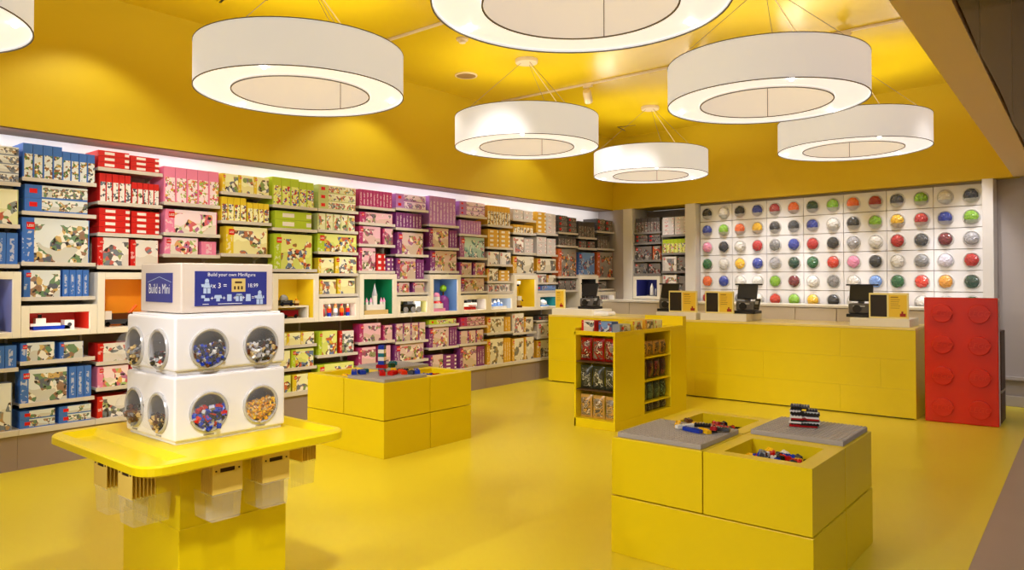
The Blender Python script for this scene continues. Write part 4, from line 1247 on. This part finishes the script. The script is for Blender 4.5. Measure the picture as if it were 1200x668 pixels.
# mid table bricks: tower and scattered pieces on the front plate, a few on the rear one
t = thing('brick_tower', 'striped blue and white brick tower on the far play table', 'brick model', (MT.x + 0.63, MT.y + 0.33, zpl), 0.5)
for k, cname in enumerate(('teal', 'crimson', 'blue', 'white', 'teal', 'white', 'blue')):
    b = brick_mb(2, 2, 0.0096, 0.008, 3.4)
    if k == 1:
        b = brick_mb(4, 2, 0.0096, 0.008, 3.0)
    b.build('tower_brick', BR[cname], t, (0, 0, 0.0328 * k))
for k, (cname, nx, ny, x, y, r_, s, w_) in enumerate((('blue', 2, 6, .55, .09, .9, 3.0, 'front left'), ('teal', 2, 4, .56, .18, .2, 3.0, 'left'), ('blue', 2, 4, .60, .13, 1.2, 3.0, 'front left'), ('red', 2, 6, .78, .20, .95, 3.2, 'front'),
                                               ('red', 2, 4, .85, .26, .4, 3.2, 'front'), ('vermilion', 2, 6, .86, .36, 1.1, 3.0, 'right'), ('slate', 2, 3, .94, .40, .4, 3.0, 'right'), ('navy', 2, 4, .80, .42, 2.0, 3.0, 'middle'),
                                               ('blue', 2, 6, .92, .47, .9, 3.0, 'right rear'), ('yellow', 2, 2, .70, .40, .9, 3.0, 'middle'))):
    o = bpy.data.objects.new('loose_brick', loose(nx, ny, cname, s))
    o.location = (MT.x + x, MT.y + y, zpl)
    o.rotation_euler = (0, 0, r_)
    COL.objects.link(o)
    tag(o, f'{CW.get(cname, cname)} brick lying at the {w_} of the far play table top', 'toy brick', f'{cname} bricks on the far table, {w_}')
for k, (cname, x, y, z0) in enumerate((('teal', .33, .72, 0), ('darkgreen', .44, .60, 0))):
    o = bpy.data.objects.new('loose_brick', loose(2, 2, cname, 3.4))
    o.location = (MT.x + x, MT.y + y, zpl)
    COL.objects.link(o)
    tag(o, f'{CW.get(cname, cname)} square brick on the rear plate of the far play table', 'toy brick')

# ------------------------------------------------------------------ dispenser tower in front
TC = Vector((-3.025, 1.59, 0))          # middle of the tower


def boolean_cut(mb, cutters, name, mats, parent, bevel=0.0):
    a = mb.build(name, mats, None, None, None, bevel, 3)
    cobs = []
    for c in cutters:
        o = c.build('cutter', mats)
        cobs.append(o)
        md = a.modifiers.new('cut', 'BOOLEAN')
        md.operation = 'DIFFERENCE'
        md.solver = 'EXACT'
        md.object = o
    dg = bpy.context.evaluated_depsgraph_get()
    me = bpy.data.meshes.new_from_object(a.evaluated_get(dg))
    me.name = name
    a.modifiers.clear()
    a.data = me
    a.parent = parent
    for o in cobs:
        bpy.data.objects.remove(o)
    return a


def rrect(x0, x1, y0, y1, r, n=6):
    pts = []
    for cx, cy, a0 in ((x1 - r, y0 + r, -PI / 2), (x1 - r, y1 - r, 0), (x0 + r, y1 - r, PI / 2), (x0 + r, y0 + r, PI)):
        for k in range(n + 1):
            a = a0 + PI / 2 * k / n
            pts.append((cx + r * math.cos(a), cy + r * math.sin(a)))
    return pts


HX, HY = 0.215, 0.245
t = thing('dispenser_stand', 'yellow pedestal with wide rounded tray under the white dispenser boxes', 'stand', (TC.x, TC.y, 0), 0)
MB().box(-0.24, 0.245, -0.235, 0.225, 0, 0.745).build('column', YEL, t, None, None, 0.003)
MB().box(-0.245, 0.25, -0.24, 0.23, 0, 0.48).build('plinth', YEL, t, None, None, 0.003)
# tray: rounded plate with a raised, sloped rim
TX0, TX1, TY0, TY1 = -0.45, 0.475, -0.475, 0.40
rings = [(rrect(TX0 + 0.02, TX1 - 0.02, TY0 + 0.02, TY1 - 0.02, 0.07), 0.755), (rrect(TX0, TX1, TY0, TY1, 0.09), 0.765), (rrect(TX0, TX1, TY0, TY1, 0.09), 0.792), (rrect(TX0 + 0.007, TX1 - 0.007, TY0 + 0.007, TY1 - 0.007, 0.084), 0.799)]
m = MB()
n = len(rings[0][0])
vv = [(p[0], p[1], z) for r_, z in rings for p in r_]
ff = [(i * n + k, i * n + (k + 1) % n, (i + 1) * n + (k + 1) % n, (i + 1) * n + k) for i in range(len(rings) - 1) for k in range(n)]
ff += [tuple(reversed(range(n))), tuple(range((len(rings) - 1) * n, len(rings) * n))]
m.add(vv, ff)


def trough(x0, x1, y0, y1):
    e = 0.028
    c = MB()
    c.add([(x0 + e, y0 + e, 0.774), (x1 - e, y0 + e, 0.774), (x1 - e, y1 - e, 0.774), (x0 + e, y1 - e, 0.774), (x0 - e * .5, y0 - e * .5, 0.812), (x1 + e * .5, y0 - e * .5, 0.812), (x1 + e * .5, y1 + e * .5, 0.812), (x0 - e * .5, y1 + e * .5, 0.812)],
          [(0, 3, 2, 1), (4, 5, 6, 7), (0, 1, 5, 4), (1, 2, 6, 5), (2, 3, 7, 6), (3, 0, 4, 7)])
    return c


# two sunken scoop troughs at the ends, a level pad for the boxes between them
boolean_cut(m, [trough(TX0 + 0.05, TX1 - 0.06, TY0 + 0.045, -0.29), trough(TX0 + 0.05, TX1 - 0.06, 0.275, TY1 - 0.03)], 'tray', YEL, t)
for y in (-0.12, 0.10):
    MB().box(0.246, 0.405, y - 0.006, y + 0.006, 0.745, 0.756).build('hook_rail', CHROME, t)
for x in (-0.12, 0.08):
    MB().box(x - 0.006, x + 0.006, -0.41, -0.236, 0.745, 0.756).build('hook_rail', CHROME, t)
MB().box(0.155, 0.167, 0.226, 0.38, 0.745, 0.756).build('hook_rail', CHROME, t)

HR = 0.0765
brick_words = {}


def granules(n, r_, depth, level, cols, size, seed, M):
    """loose pieces inside a round cavity, heaped against the window up to a level"""
    rr = random.Random(seed)
    b = MB()
    mats = [BR[c] for c in cols]
    for k in range(n):
        while True:
            x, z = rr.uniform(-r_, r_), rr.uniform(-r_, r_)
            if x * x + z * z < (r_ * 0.92) ** 2 and z < level + 0.25 * x * rr.random():
                break
        y = rr.uniform(-0.012 if z < level - 0.02 else 0.0, depth * 0.5)
        q = Matrix.Rotation(rr.uniform(0, PI), 3, Vector((rr.random() - .5, rr.random() - .5, rr.random() - .4)).normalized()).to_quaternion()
        c = M @ Vector((x, y, z))
        sx = size * rr.uniform(0.7, 1.5)
        b.obox(c, (sx, size * rr.uniform(.6, 1), size * 0.7), q, rr.randrange(len(cols)))
    # packed mass behind
    v = [M @ Vector((r_ * 0.95 * math.cos(a), depth * 0.55, min(level, r_ * 0.95 * math.sin(a)))) for a in [2 * PI * k / 24 for k in range(24)]]
    b.add(v, [tuple(range(24))], 0)
    return b, mats


def dispenser(z0, z1, fills, label):
    t = thing('dispenser_box', label, 'dispenser', (TC.x, TC.y, z0), 0, 'white dispenser boxes')
    H = z1 - z0
    body = MB().box(-HX, HX, -HY, HY, 0.012, H - 0.008)
    zc = H * 0.52 - 0.027
    spots = []
    for k, yy in enumerate((-0.105, 0.125)):
        spots.append(Matrix.Translation((HX, yy, zc)) @ Matrix.Rotation(PI / 2, 4, 'Z'))       # right face
    for k, xx in enumerate((-0.130, 0.086)):
        spots.append(Matrix.Translation((xx, -HY, zc)))                                       # left face
    cut = [MB().lathe([(HR, -0.085), (HR, 0.03)], 40, M @ RX) for M in spots]
    boolean_cut(body, cut, 'housing', WHITE, t, 0.010)
    MB().box(-HX + 0.012, HX - 0.012, -HY + 0.012, HY - 0.012, 0.0, 0.0125).build('base_foot', WHITE, t)
    MB().box(-HX + 0.015, HX - 0.015, -HY + 0.015, HY - 0.015, H - 0.0085, H).build('lid', WHITE, t, None, None, 0.003)
    for k, M in enumerate(spots):
        cols, lev, size, n = fills[k]
        inn = MB().lathe([(HR - 0.001, -0.080), (HR - 0.001, 0.002)], 40, M @ RX, cap=False).add([M @ Vector((HR * math.cos(a), 0.079, HR * math.sin(a))) for a in [2 * PI * q / 30 for q in range(30)]], [tuple(range(30))])
        inn.build('cavity_liner', mat('liner_grey', (0.62, 0.60, 0.57), 0.35), t)
        w_ = MB().lathe([(HR - 0.006, -0.002), (HR + 0.006, -0.001), (HR + 0.006, 0.006), (HR + 0.001, 0.011), (HR - 0.006, 0.008)], 40, M @ RX, closed=True).build('window_ring', mat('ring_clear_rim', (0.74, 0.735, 0.73), 0.2, metal=0.25), t)
        bulge = 0.072 if k >= 2 else 0.028
        prof = [(max(1e-5, (HR - 0.005) * math.sin(PI / 2 * i / 7)), 0.004 + bulge * math.cos(PI / 2 * i / 7)) for i in range(8)]
        MB().lathe(prof, 36, M @ RX, cap=False).build('bubble_window', BUBBLE, w_)
        gb, gm = granules(n, HR, 0.075, lev, cols, size, 50 + k + int(z0 * 100), M)
        go = gb.build('brick_fill', gm, t)
        go['kind'] = 'stuff'
        lb = MB().box(-0.022, 0.022, -0.0015, 0, -HR - 0.0175, -HR - 0.0115)
        lb.v = [tuple(M @ Vector(p)) for p in lb.v]
        lb.build('caption_strip', mat('caption_grey', (0.66, 0.63, 0.6), 0.5), t)
    return t


Z0, Z1, Z2, Z3 = 0.80, 1.074, 1.31, 1.515
G1 = (['blue', 'blue', 'slate', 'silver', 'brown', 'white', 'navy'], 0.012, 0.014, 260)
dispenser(Z0, Z1 - 0.0005, [(['blue', 'blue', 'red', 'blue', 'silver', 'navy'], 0.012, 0.021, 170), (['gold', 'yellow', 'gold', 'tan'], 0.015, 0.010, 420),
                   (['brown', 'tan', 'black', 'grey', 'brown'], 0.0, 0.020, 130), (['brown', 'brown', 'black', 'tan'], -0.015, 0.014, 160)], 'lower white dispenser box with four round windows of small parts')
dispenser(Z1, Z2 - 0.0005, [G1, (['black', 'white', 'brown', 'tan', 'silver', 'black'], 0.008, 0.015, 230),
                   (['brown', 'grey', 'tan', 'black'], -0.005, 0.016, 150), (['crimson', 'slate', 'black', 'white'], -0.02, 0.019, 110)], 'upper white dispenser box with four round windows of small parts')

t = thing('tower_sign', 'pale sign box with blue build-your-own panels on top of the tower', 'sign', (TC.x, TC.y, Z2), 0)
SX, SY, SH = 0.18, 0.205, Z3 - Z2
MB().box(-SX, SX, -SY, SY, 0.003, SH).build('sign_body', mat('sign_body_pale', (0.88, 0.83, 0.78), 0.4), t, None, None, 0.006)
MB().box(-SX + 0.02, SX - 0.02, -SY + 0.02, SY - 0.02, 0.0, 0.004).build('sign_foot', DGREY, t)
# right panel
rp = MB().box(SX, SX + 0.003, -0.150, 0.172, 0.030, 0.172).build('sign_panel', SIGNB, t)
RXF = lambda y, z: Matrix.Translation((SX + 0.0038, y, z)) @ FACE_X
tx = text_mb('Build your own Minifigure', 0.0205, RXF(0.01, 0.158))
text_mb('x 3 =', 0.030, RXF(-0.045, 0.112), 0, tx)
text_mb('18.99', 0.023, RXF(0.105, 0.112), 0, tx)
text_mb('+', 0.026, RXF(-0.078, 0.060), 0, tx)
text_mb('+', 0.026, RXF(-0.026, 0.060), 0, tx)
text_mb('+', 0.026, RXF(0.022, 0.060), 0, tx)
text_mb('+', 0.026, RXF(0.062, 0.060), 0, tx)
text_mb('=', 0.026, RXF(0.106, 0.060), 0, tx)
for (a, b_) in ((-0.118, -0.092), (-0.052, 0.055)):
    tx.add([(SX + 0.0038, a, 0.036), (SX + 0.0038, b_, 0.036), (SX + 0.0038, b_, 0.0385), (SX + 0.0038, a, 0.0385)], [(0, 1, 2, 3)])
tx.build('lettering', PRINT, rp)


def icon(mb, y, z, s, parts):
    for (a0, c0, a1, c1, k) in parts:
        x = SX + 0.0038
        mb.add([(x, y + a0 * s, z + c0 * s), (x, y + a1 * s, z + c0 * s), (x, y + (a1 - k) * s, z + c1 * s), (x, y + (a0 + k) * s, z + c1 * s)], [(0, 1, 2, 3)])


FIG = [(-.16, .30, .16, .55, 0), (-.08, .55, .08, .62, 0), (-.30, -.12, .30, .28, .12), (-.44, -.05, -.28, .18, -.06), (.28, -.05, .44, .18, .06), (-.30, -.58, -.03, -.15, 0), (.03, -.58, .30, -.15, 0)]
ic = MB()
icon(ic, -0.100, 0.110, 0.05, FIG)
icon(ic, 0.138, 0.060, 0.05, FIG)
icon(ic, -0.104, 0.058, 0.04, [(-.5, .1, -.1, .4, 0), (-.2, -.2, .4, .1, .05)])
icon(ic, -0.052, 0.060, 0.04, [(-.45, .0, .45, .35, .1), (-.2, -.3, .2, 0, 0)])
icon(ic, -0.002, 0.060, 0.04, [(-.25, -.3, .25, .4, 0)])
icon(ic, 0.042, 0.060, 0.045, [(-.35, -.3, -.05, .3, 0), (.05, -.3, .35, .3, 0), (-.35, .2, .35, .4, .1)])
icon(ic, 0.084, 0.060, 0.04, [(-.3, -.35, .3, .4, .05)])
ic.build('figure_icons', mat('icon_pale_blue', (0.72, 0.80, 0.92), 0.5), rp)
cb = MB().box(SX + 0.003, SX + 0.0042, 0.008, 0.070, 0.086, 0.142).build('card_picture', mat('card_tan', (0.86, 0.76, 0.45), 0.5), rp)
cf = MB()
for yy in (0.022, 0.038, 0.054):
    cf.box(SX + 0.0042, SX + 0.0048, yy - 0.004, yy + 0.004, 0.096, 0.110)
cf.box(SX + 0.0042, SX + 0.0048, 0.022, 0.054, 0.122, 0.130)
cf.build('card_figures', mat('card_dark', (0.32, 0.22, 0.15), 0.5), rp)
# left panel
lp = MB().box(-0.125, 0.110, -SY - 0.003, -SY, 0.045, 0.165).build('sign_panel', SIGNB, t)
LYF = Matrix.Translation((-0.002, -SY - 0.0036, 0.098)) @ FACE_Y @ Matrix.Scale(1.45, 4, (0, 1, 0))
tx = text_mb('Build a Mini', 0.040, LYF)
tx.build('lettering', PRINT, lp)
sl = MB()
sl.add([(-0.105, -SY - 0.0036, 0.126), (-0.0, -SY - 0.0036, 0.148), (0.0, -SY - 0.0036, 0.150), (-0.105, -SY - 0.0036, 0.128)], [(0, 1, 2, 3)])
sl.add([(0.0, -SY - 0.0036, 0.148), (0.105, -SY - 0.0036, 0.126), (0.105, -SY - 0.0036, 0.128), (0.0, -SY - 0.0036, 0.150)], [(0, 1, 2, 3)])
sl.build('roof_line', mat('icon_pale_blue', (0.72, 0.80, 0.92), 0.5), lp)

# carry boxes hanging in nested rows below the tray
def carry_box(loc, rz, label, group, front, proto={}):
    """card front faces -Y, the nest runs back to +Y"""
    if front not in proto:
        t = thing('carry_box', label, 'carry box', loc, rz, group)
        W = 0.062
        m = MB()
        outer = [(-W, -0.10), (W, -0.10), (W, 0.01), (-W, 0.01)]
        m.box(-W, W, 0, 0.0018, -0.110, -0.030).box(-W, -0.030, 0, 0.0018, -0.030, -0.014).box(0.030, W, 0, 0.0018, -0.030, -0.014).box(-W, W, 0, 0.0018, -0.014, 0.004)
        m.build('card_handle', CARD, t)
        hs = MB().box(-0.030, 0.030, 0.0025, 0.0035, -0.031, -0.013).build('handle_shade_sheet', mat('handle_dark', (0.22, 0.12, 0.05), 0.7), t)  # dark sheet behind the slot, standing in for the shade inside
        hs.name = 'handle_slot_shade'
        for s_ in (-1, 1):
            MB().cyl((s_ * 0.047, 0.0, -0.022), 0.0035, 0.002, 8, 0, 'Y').build('rivet', mat('handle_dark', (0.22, 0.12, 0.05), 0.7), t)
        p = MB()
        a, b_, d_ = 0.060, 0.056, 0.062
        v = [(-a, 0.003, -0.108), (a, 0.003, -0.108), (a, d_, -0.108), (-a, d_, -0.108), (-b_, 0.008, -0.215), (b_, 0.008, -0.215), (b_, d_ - 0.006, -0.215), (-b_, d_ - 0.006, -0.215)]
        if front:
            p.add(v, [(7, 6, 5, 4), (4, 5, 1, 0), (5, 6, 2, 1), (6, 7, 3, 2), (7, 4, 0, 3)])
        else:                       # nested tray: only its rear rim strip clears the tray in front
            for sx in (-1, 1):
                p.add([(sx * a, 0.047, -0.108), (sx * a, d_, -0.108), (sx * b_, d_ - 0.006, -0.215), (sx * b_, 0.045, -0.215)], [(0, 1, 2, 3)])
            p.add([(-b_, 0.045, -0.215), (b_, 0.045, -0.215), (b_, d_ - 0.006, -0.215), (-b_, d_ - 0.006, -0.215)], [(0, 1, 2, 3)])
        p.box(-a - 0.003, a + 0.003, 0.0, 0.003, -0.116, -0.111)
        p.build('clear_tray', GLASSY, t)
        proto[front] = t
        return t
    t = copy_tree(proto[front])
    t.location = loc
    t.rotation_euler = (0, 0, rz)
    return tag(t, label, 'carry box', group)


def nest(x, y, dx, dy, rz, n, where):
    for k in range(n):
        lab = f'front carry box with kraft handle, {where} nest under the tray' if k == 0 else f'clear carry box with kraft handle, {ORD[k]} back in the {where} nest'
        carry_box((TC.x + x - dx * k, TC.y + y - dy * k, 0.7405), rz, lab, f'carry boxes of the {where} nest', k == 0)


nest(0.40, -0.125, 0.014, 0, PI / 2, 7, 'right face front')
nest(0.40, 0.085, 0.014, 0, PI / 2, 7, 'right face rear')
nest(0.165, -0.405, 0, -0.014, 0.0, 7, 'left face near')
nest(-0.06, -0.405, 0, -0.014, 0.0, 7, 'left face far')
nest(0.165, 0.40, 0, 0.014, PI, 6, 'rear face')

# ------------------------------------------------------------------ toys standing in the display cases
def inside(i, dx=0.0, dy=0.16, z=0.0):
    """a point in the case of bay i, dx to the right, dy behind its front"""
    return (XF + 0.03 - dy, Y0 + PITCH_Y * (i - 0.5) + dx, 1.0505 + z)


def toy(label, loc, rz, spec, name='toy_model'):
    t = thing(name, label, 'toy', loc, rz, 'toys in the display cases')
    for nm, cname, shape, *a in spec:
        b = MB()
        if shape == 'box':
            b.box(*a)
        elif shape == 'cyl':
            b.cyl(a[0], a[1], a[2], 14, 0, a[3] if len(a) > 3 else 'Z')
        elif shape == 'cone':
            b.lathe([(a[1], 0), (max(1e-4, a[2]), a[3])], 14, Matrix.Translation(a[0]))
        elif shape == 'ball':
            b.ball(a[0], a[1], 14)
        elif shape == 'bar':
            b.tube(a[0], a[1], a[2], 6)
        b.build(nm, BR[cname], t)
    return t


H9 = PI / 2
toy('yellow toy crane with boom in the violet blue case', inside(0, 0.03), H9, [('track', 'slate', 'box', -.12, .12, -.05, .05, 0, .03), ('chassis', 'yellow', 'box', -.1, .12, -.045, .045, .03, .06), ('cab', 'yellow', 'box', .05, .12, -.04, .04, .06, .13),
     ('boom', 'yellow', 'bar', (-.02, 0, .06), (.0, 0, .33), .012), ('jib', 'yellow', 'bar', (0, 0, .33), (.13, 0, .12), .009), ('counterweight', 'black', 'box', -.1, -.06, -.04, .04, .06, .10)], 'toy_crane')
toy('white and blue toy ship in the red display case', inside(1, -.02), H9, [('hull', 'blue', 'box', -.13, .13, -.04, .04, 0, .03), ('deck', 'white', 'box', -.15, .06, -.04, .04, .03, .05), ('bridge', 'white', 'box', -.11, -.04, -.03, .03, .05, .09), ('funnel', 'black', 'cyl', (-.075, 0, .09), .014, .03),
     ('stern', 'white', 'box', .09, .16, -.04, .04, .0, .07), ('porthole', 'slate', 'cyl', (.125, -.04, .035), .016, .004, 'Y')], 'toy_ship')
toy('dark toy truck with white cab in the orange display case', inside(2, -.06), H9, [('chassis', 'slate', 'box', -.12, .12, -.04, .04, .02, .06), ('cab', 'white', 'box', -.12, -.05, -.04, .04, .06, .13), ('cargo', 'brown', 'box', -.04, .12, -.04, .04, .06, .11)] +
    [('wheel', 'black', 'cyl', (x, y, .02), .02, .012, 'Y') for x in (-.08, .08) for y in (-.028, .046)], 'toy_truck')
toy('orange toy figure ladder set in the orange display case', inside(2, .07, .22), H9, [('base', 'brown', 'box', -.05, .05, -.04, .04, 0, .06), ('ladder', 'orange', 'bar', (-.04, 0, .06), (.06, 0, .17), .012), ('turret', 'brown', 'cyl', (0, 0, .06), .03, .05)], 'toy_ladder')
ti = inside(5, 0, .15)
t = thing('case_step', 'yellow step shelf inside the tall yellow display case', 'shelf', ti, H9)
MB().box(-.19, .19, -.08, .14, .11, .125).build('step_top', CREAM, t)
MB().box(-.19, -.175, -.08, .14, 0, .11).build('step_leg', CREAM, t)
MB().box(.175, .19, -.08, .14, 0, .11).build('step_leg', CREAM, t)
toy('grey toy vehicle on the step in the yellow case', inside(5, -.07, .11, .1255), H9, [('body', 'slate', 'box', -.07, .07, -.04, .04, .02, .06), ('dome', 'grey', 'ball', (-.01, 0, .07), .045), ('bumper', 'navy', 'box', -.08, .08, -.045, .045, .01, .03)] + [('wheel', 'black', 'cyl', (x, -.03, .02), .02, .012, 'Y') for x in (-.05, .05)], 'toy_vehicle')
toy('small brown toy figure on the step in the yellow case', inside(5, .09, .14, .1255), H9, [('legs', 'brown', 'box', -.02, .02, -.015, .015, 0, .025), ('torso', 'tan', 'box', -.025, .025, -.015, .015, .025, .05), ('head', 'gold', 'cyl', (0, 0, .05), .014, .022)], 'toy_figure')
toy('red brown toy wagon below the step in the yellow case', inside(5, -.02, .11), H9, [('wagon_body', 'maroon', 'box', -.09, .09, -.035, .035, .02, .08), ('roof', 'brown', 'box', -.1, .1, -.04, .04, .08, .09)] + [('wheel', 'black', 'cyl', (x, -.025, .02), .02, .012, 'Y') for x in (-.06, .06)], 'toy_wagon')
pp = ['red', 'white', 'vermilion', 'crimson', 'white', 'red', 'orange', 'white', 'red']
for k in range(9):
    toy(f'{ORD[k]} from left of nine small red and white toy figures, pale case', inside(6, -.165 + .041 * k, .08 + .05 * (k % 2)), H9,
        [('legs', ['crimson', 'grey', 'blue'][k % 3], 'box', -.016, .016, -.012, .012, 0, .04), ('torso', pp[k], 'box', -.019, .019, -.012, .012, .04, .085), ('head', 'tan', 'cyl', (0, 0, .085), .013, .024), ('hat', pp[(k + 2) % 9], 'cone', (0, 0, .109), .015, .008, .02)], 'toy_figure')
toy('white toy castle with tall spire in the green case', inside(7, 0, .10), H9, [('base', 'tan', 'box', -.17, .17, -.06, .06, 0, .05), ('wall', 'white', 'box', -.12, .12, -.04, .04, .05, .11), ('keep', 'white', 'cyl', (.02, 0, .11), .03, .10), ('spire', 'silver', 'cone', (.02, 0, .21), .034, .001, .14)] +
    [p for x in (-.11, -.05, .10, .14) for p in (('tower', 'white', 'cyl', (x, -.02, .05), .016, .09), ('turret', 'pink', 'cone', (x, -.02, .14), .02, .001, .05))], 'toy_castle')
toy('black and white toy racer in the pale yellow case', inside(8, 0, .09), H9, [('body', 'black', 'box', -.14, .06, -.05, .05, .02, .10), ('cab', 'slate', 'box', -.06, .03, -.04, .04, .10, .14), ('nose', 'white', 'box', .06, .15, -.04, .04, .02, .13)] +
    [('wheel', 'grey', 'cyl', (x, -.046, .035), .035, .015, 'Y') for x in (-.1, .02, .11)], 'toy_racer')
toy('white and pink toy palace in the sky blue case', inside(9, -.07, .09), H9, [('base', 'pink', 'box', -.12, .09, -.06, .06, 0, .04), ('lower_tier', 'white', 'cyl', (-.01, 0, .04), .085, .06), ('roof', 'red', 'cone', (-.01, 0, .10), .085, .05, .03), ('upper_tier', 'white', 'cyl', (-.01, 0, .13), .045, .05), ('dome', 'pink', 'ball', (-.01, 0, .19), .045)], 'toy_palace')
toy('purple toy dome house with green tree in the sky blue case', inside(9, .12, .17), H9, [('house', 'purple', 'cyl', (0, 0, 0), .075, .12), ('roof', 'purple', 'ball', (0, 0, .12), .075), ('trunk', 'brown', 'cyl', (.0, .0, .195), .01, .06), ('crown', 'lime', 'ball', (.0, .0, .28), .045)], 'toy_house')
toy('white and red toy plane in the white display case', inside(10, -.01, .11), H9, [('fuselage', 'white', 'box', -.14, .13, -.03, .03, .04, .09), ('tail', 'black', 'box', .08, .15, -.01, .01, .09, .14), ('cockpit', 'slate', 'box', -.06, .02, -.025, .025, .09, .12), ('wing', 'crimson', 'box', -.03, .05, -.09, .09, .05, .06), ('nose', 'maroon', 'box', -.16, -.14, -.025, .025, .04, .08), ('landing_skid', 'red', 'box', -.12, .12, -.02, .02, 0, .04)], 'toy_plane')
toy('icy blue and white toy palace in the icy blue case', inside(11, 0, .09), H9, [('base', 'white', 'box', -.14, .14, -.06, .06, 0, .03)] + [p for x, hgt in ((-.1, .045), (-.04, .07), (.03, .085), (.09, .05)) for p in (('tower', 'sky', 'cyl', (x, 0, .03), .022, hgt * .7), ('spire', 'white', 'cone', (x, 0, .03 + hgt * .7), .024, .001, hgt * .5))], 'toy_palace')
toy('brown and white toy walker on the floor of the bright yellow case', inside(12, -.11, .06), H9, [('foot', 'brown', 'box', -.04, .04, -.04, .04, 0, .03), ('leg', 'tan', 'box', -.02, .02, -.02, .02, .03, .1), ('torso', 'white', 'box', -.04, .04, -.03, .03, .1, .16), ('arm', 'brown', 'bar', (.03, 0, .14), (.08, -.02, .09), .01)], 'toy_walker')
t = thing('toy_flyer', 'small white and dark toy flyer mounted high in the bright yellow case', 'toy', inside(12, -.12, .07), H9, 'toys in the display cases')
MB().tube((0, 0.24, .31), (0, 0, .33), .004).tube((0, .242, .31), (0, 0.236, .31), .012).build('wall_rod', CHROME, t)
MB().box(-.04, .04, -.03, .03, .325, .37).build('flyer_body', BR['white'], t)
MB().box(-.05, .0, -.035, .035, .30, .325).build('flyer_base', BR['black'], t)
toy('white toy submarine in the teal display case', inside(13, -.05, .08), H9, [('hull', 'white', 'ball', (0, 0, .05), .05), ('tail', 'silver', 'cone', (.06, 0, .03), .03, .02, .05), ('base', 'sky', 'box', -.09, .1, -.04, .04, 0, .02)], 'toy_submarine')
toy('grey toy spaceship in the black display case', inside(15, .02, .09), H9, [('base', 'slate', 'box', -.1, .1, -.05, .05, 0, .02), ('mast', 'grey', 'cyl', (0, 0, .02), .01, .12), ('hull', 'grey', 'box', -.07, .07, -.04, .04, .14, .19), ('fin', 'slate', 'box', -.015, .015, -.03, .03, .19, .27)], 'toy_spaceship')
for k in range(4):
    o = bpy.data.objects.new('slim_box', box_mesh('S', 'dark', 0.05, 0.13, 0.1))
    o.location, o.rotation_euler = inside(16, -.09 + .06 * k, .06), (0, 0, H9)
    COL.objects.link(o)
    tag(o, f'{ORD[k]} from left of four dark boxes standing in the white corner case', 'box', 'dark boxes in the corner case')
p = B(0.647, 0.15, 1.1725)
toy('white toy rocket in the navy blue case of the back alcove', p, RB, [('launch_pad', 'grey', 'box', -.07, .1, -.05, .05, 0, .02), ('body', 'white', 'cyl', (0, 0, .02), .03, .12), ('nose', 'white', 'cone', (0, 0, .14), .03, .002, .07), ('booster', 'silver', 'cyl', (.07, 0, .02), .015, .08), ('booster_nose', 'silver', 'cone', (.07, 0, .10), .015, .001, .03)], 'toy_rocket')
print('boxes', NBOX, 'objects', len(bpy.data.objects))
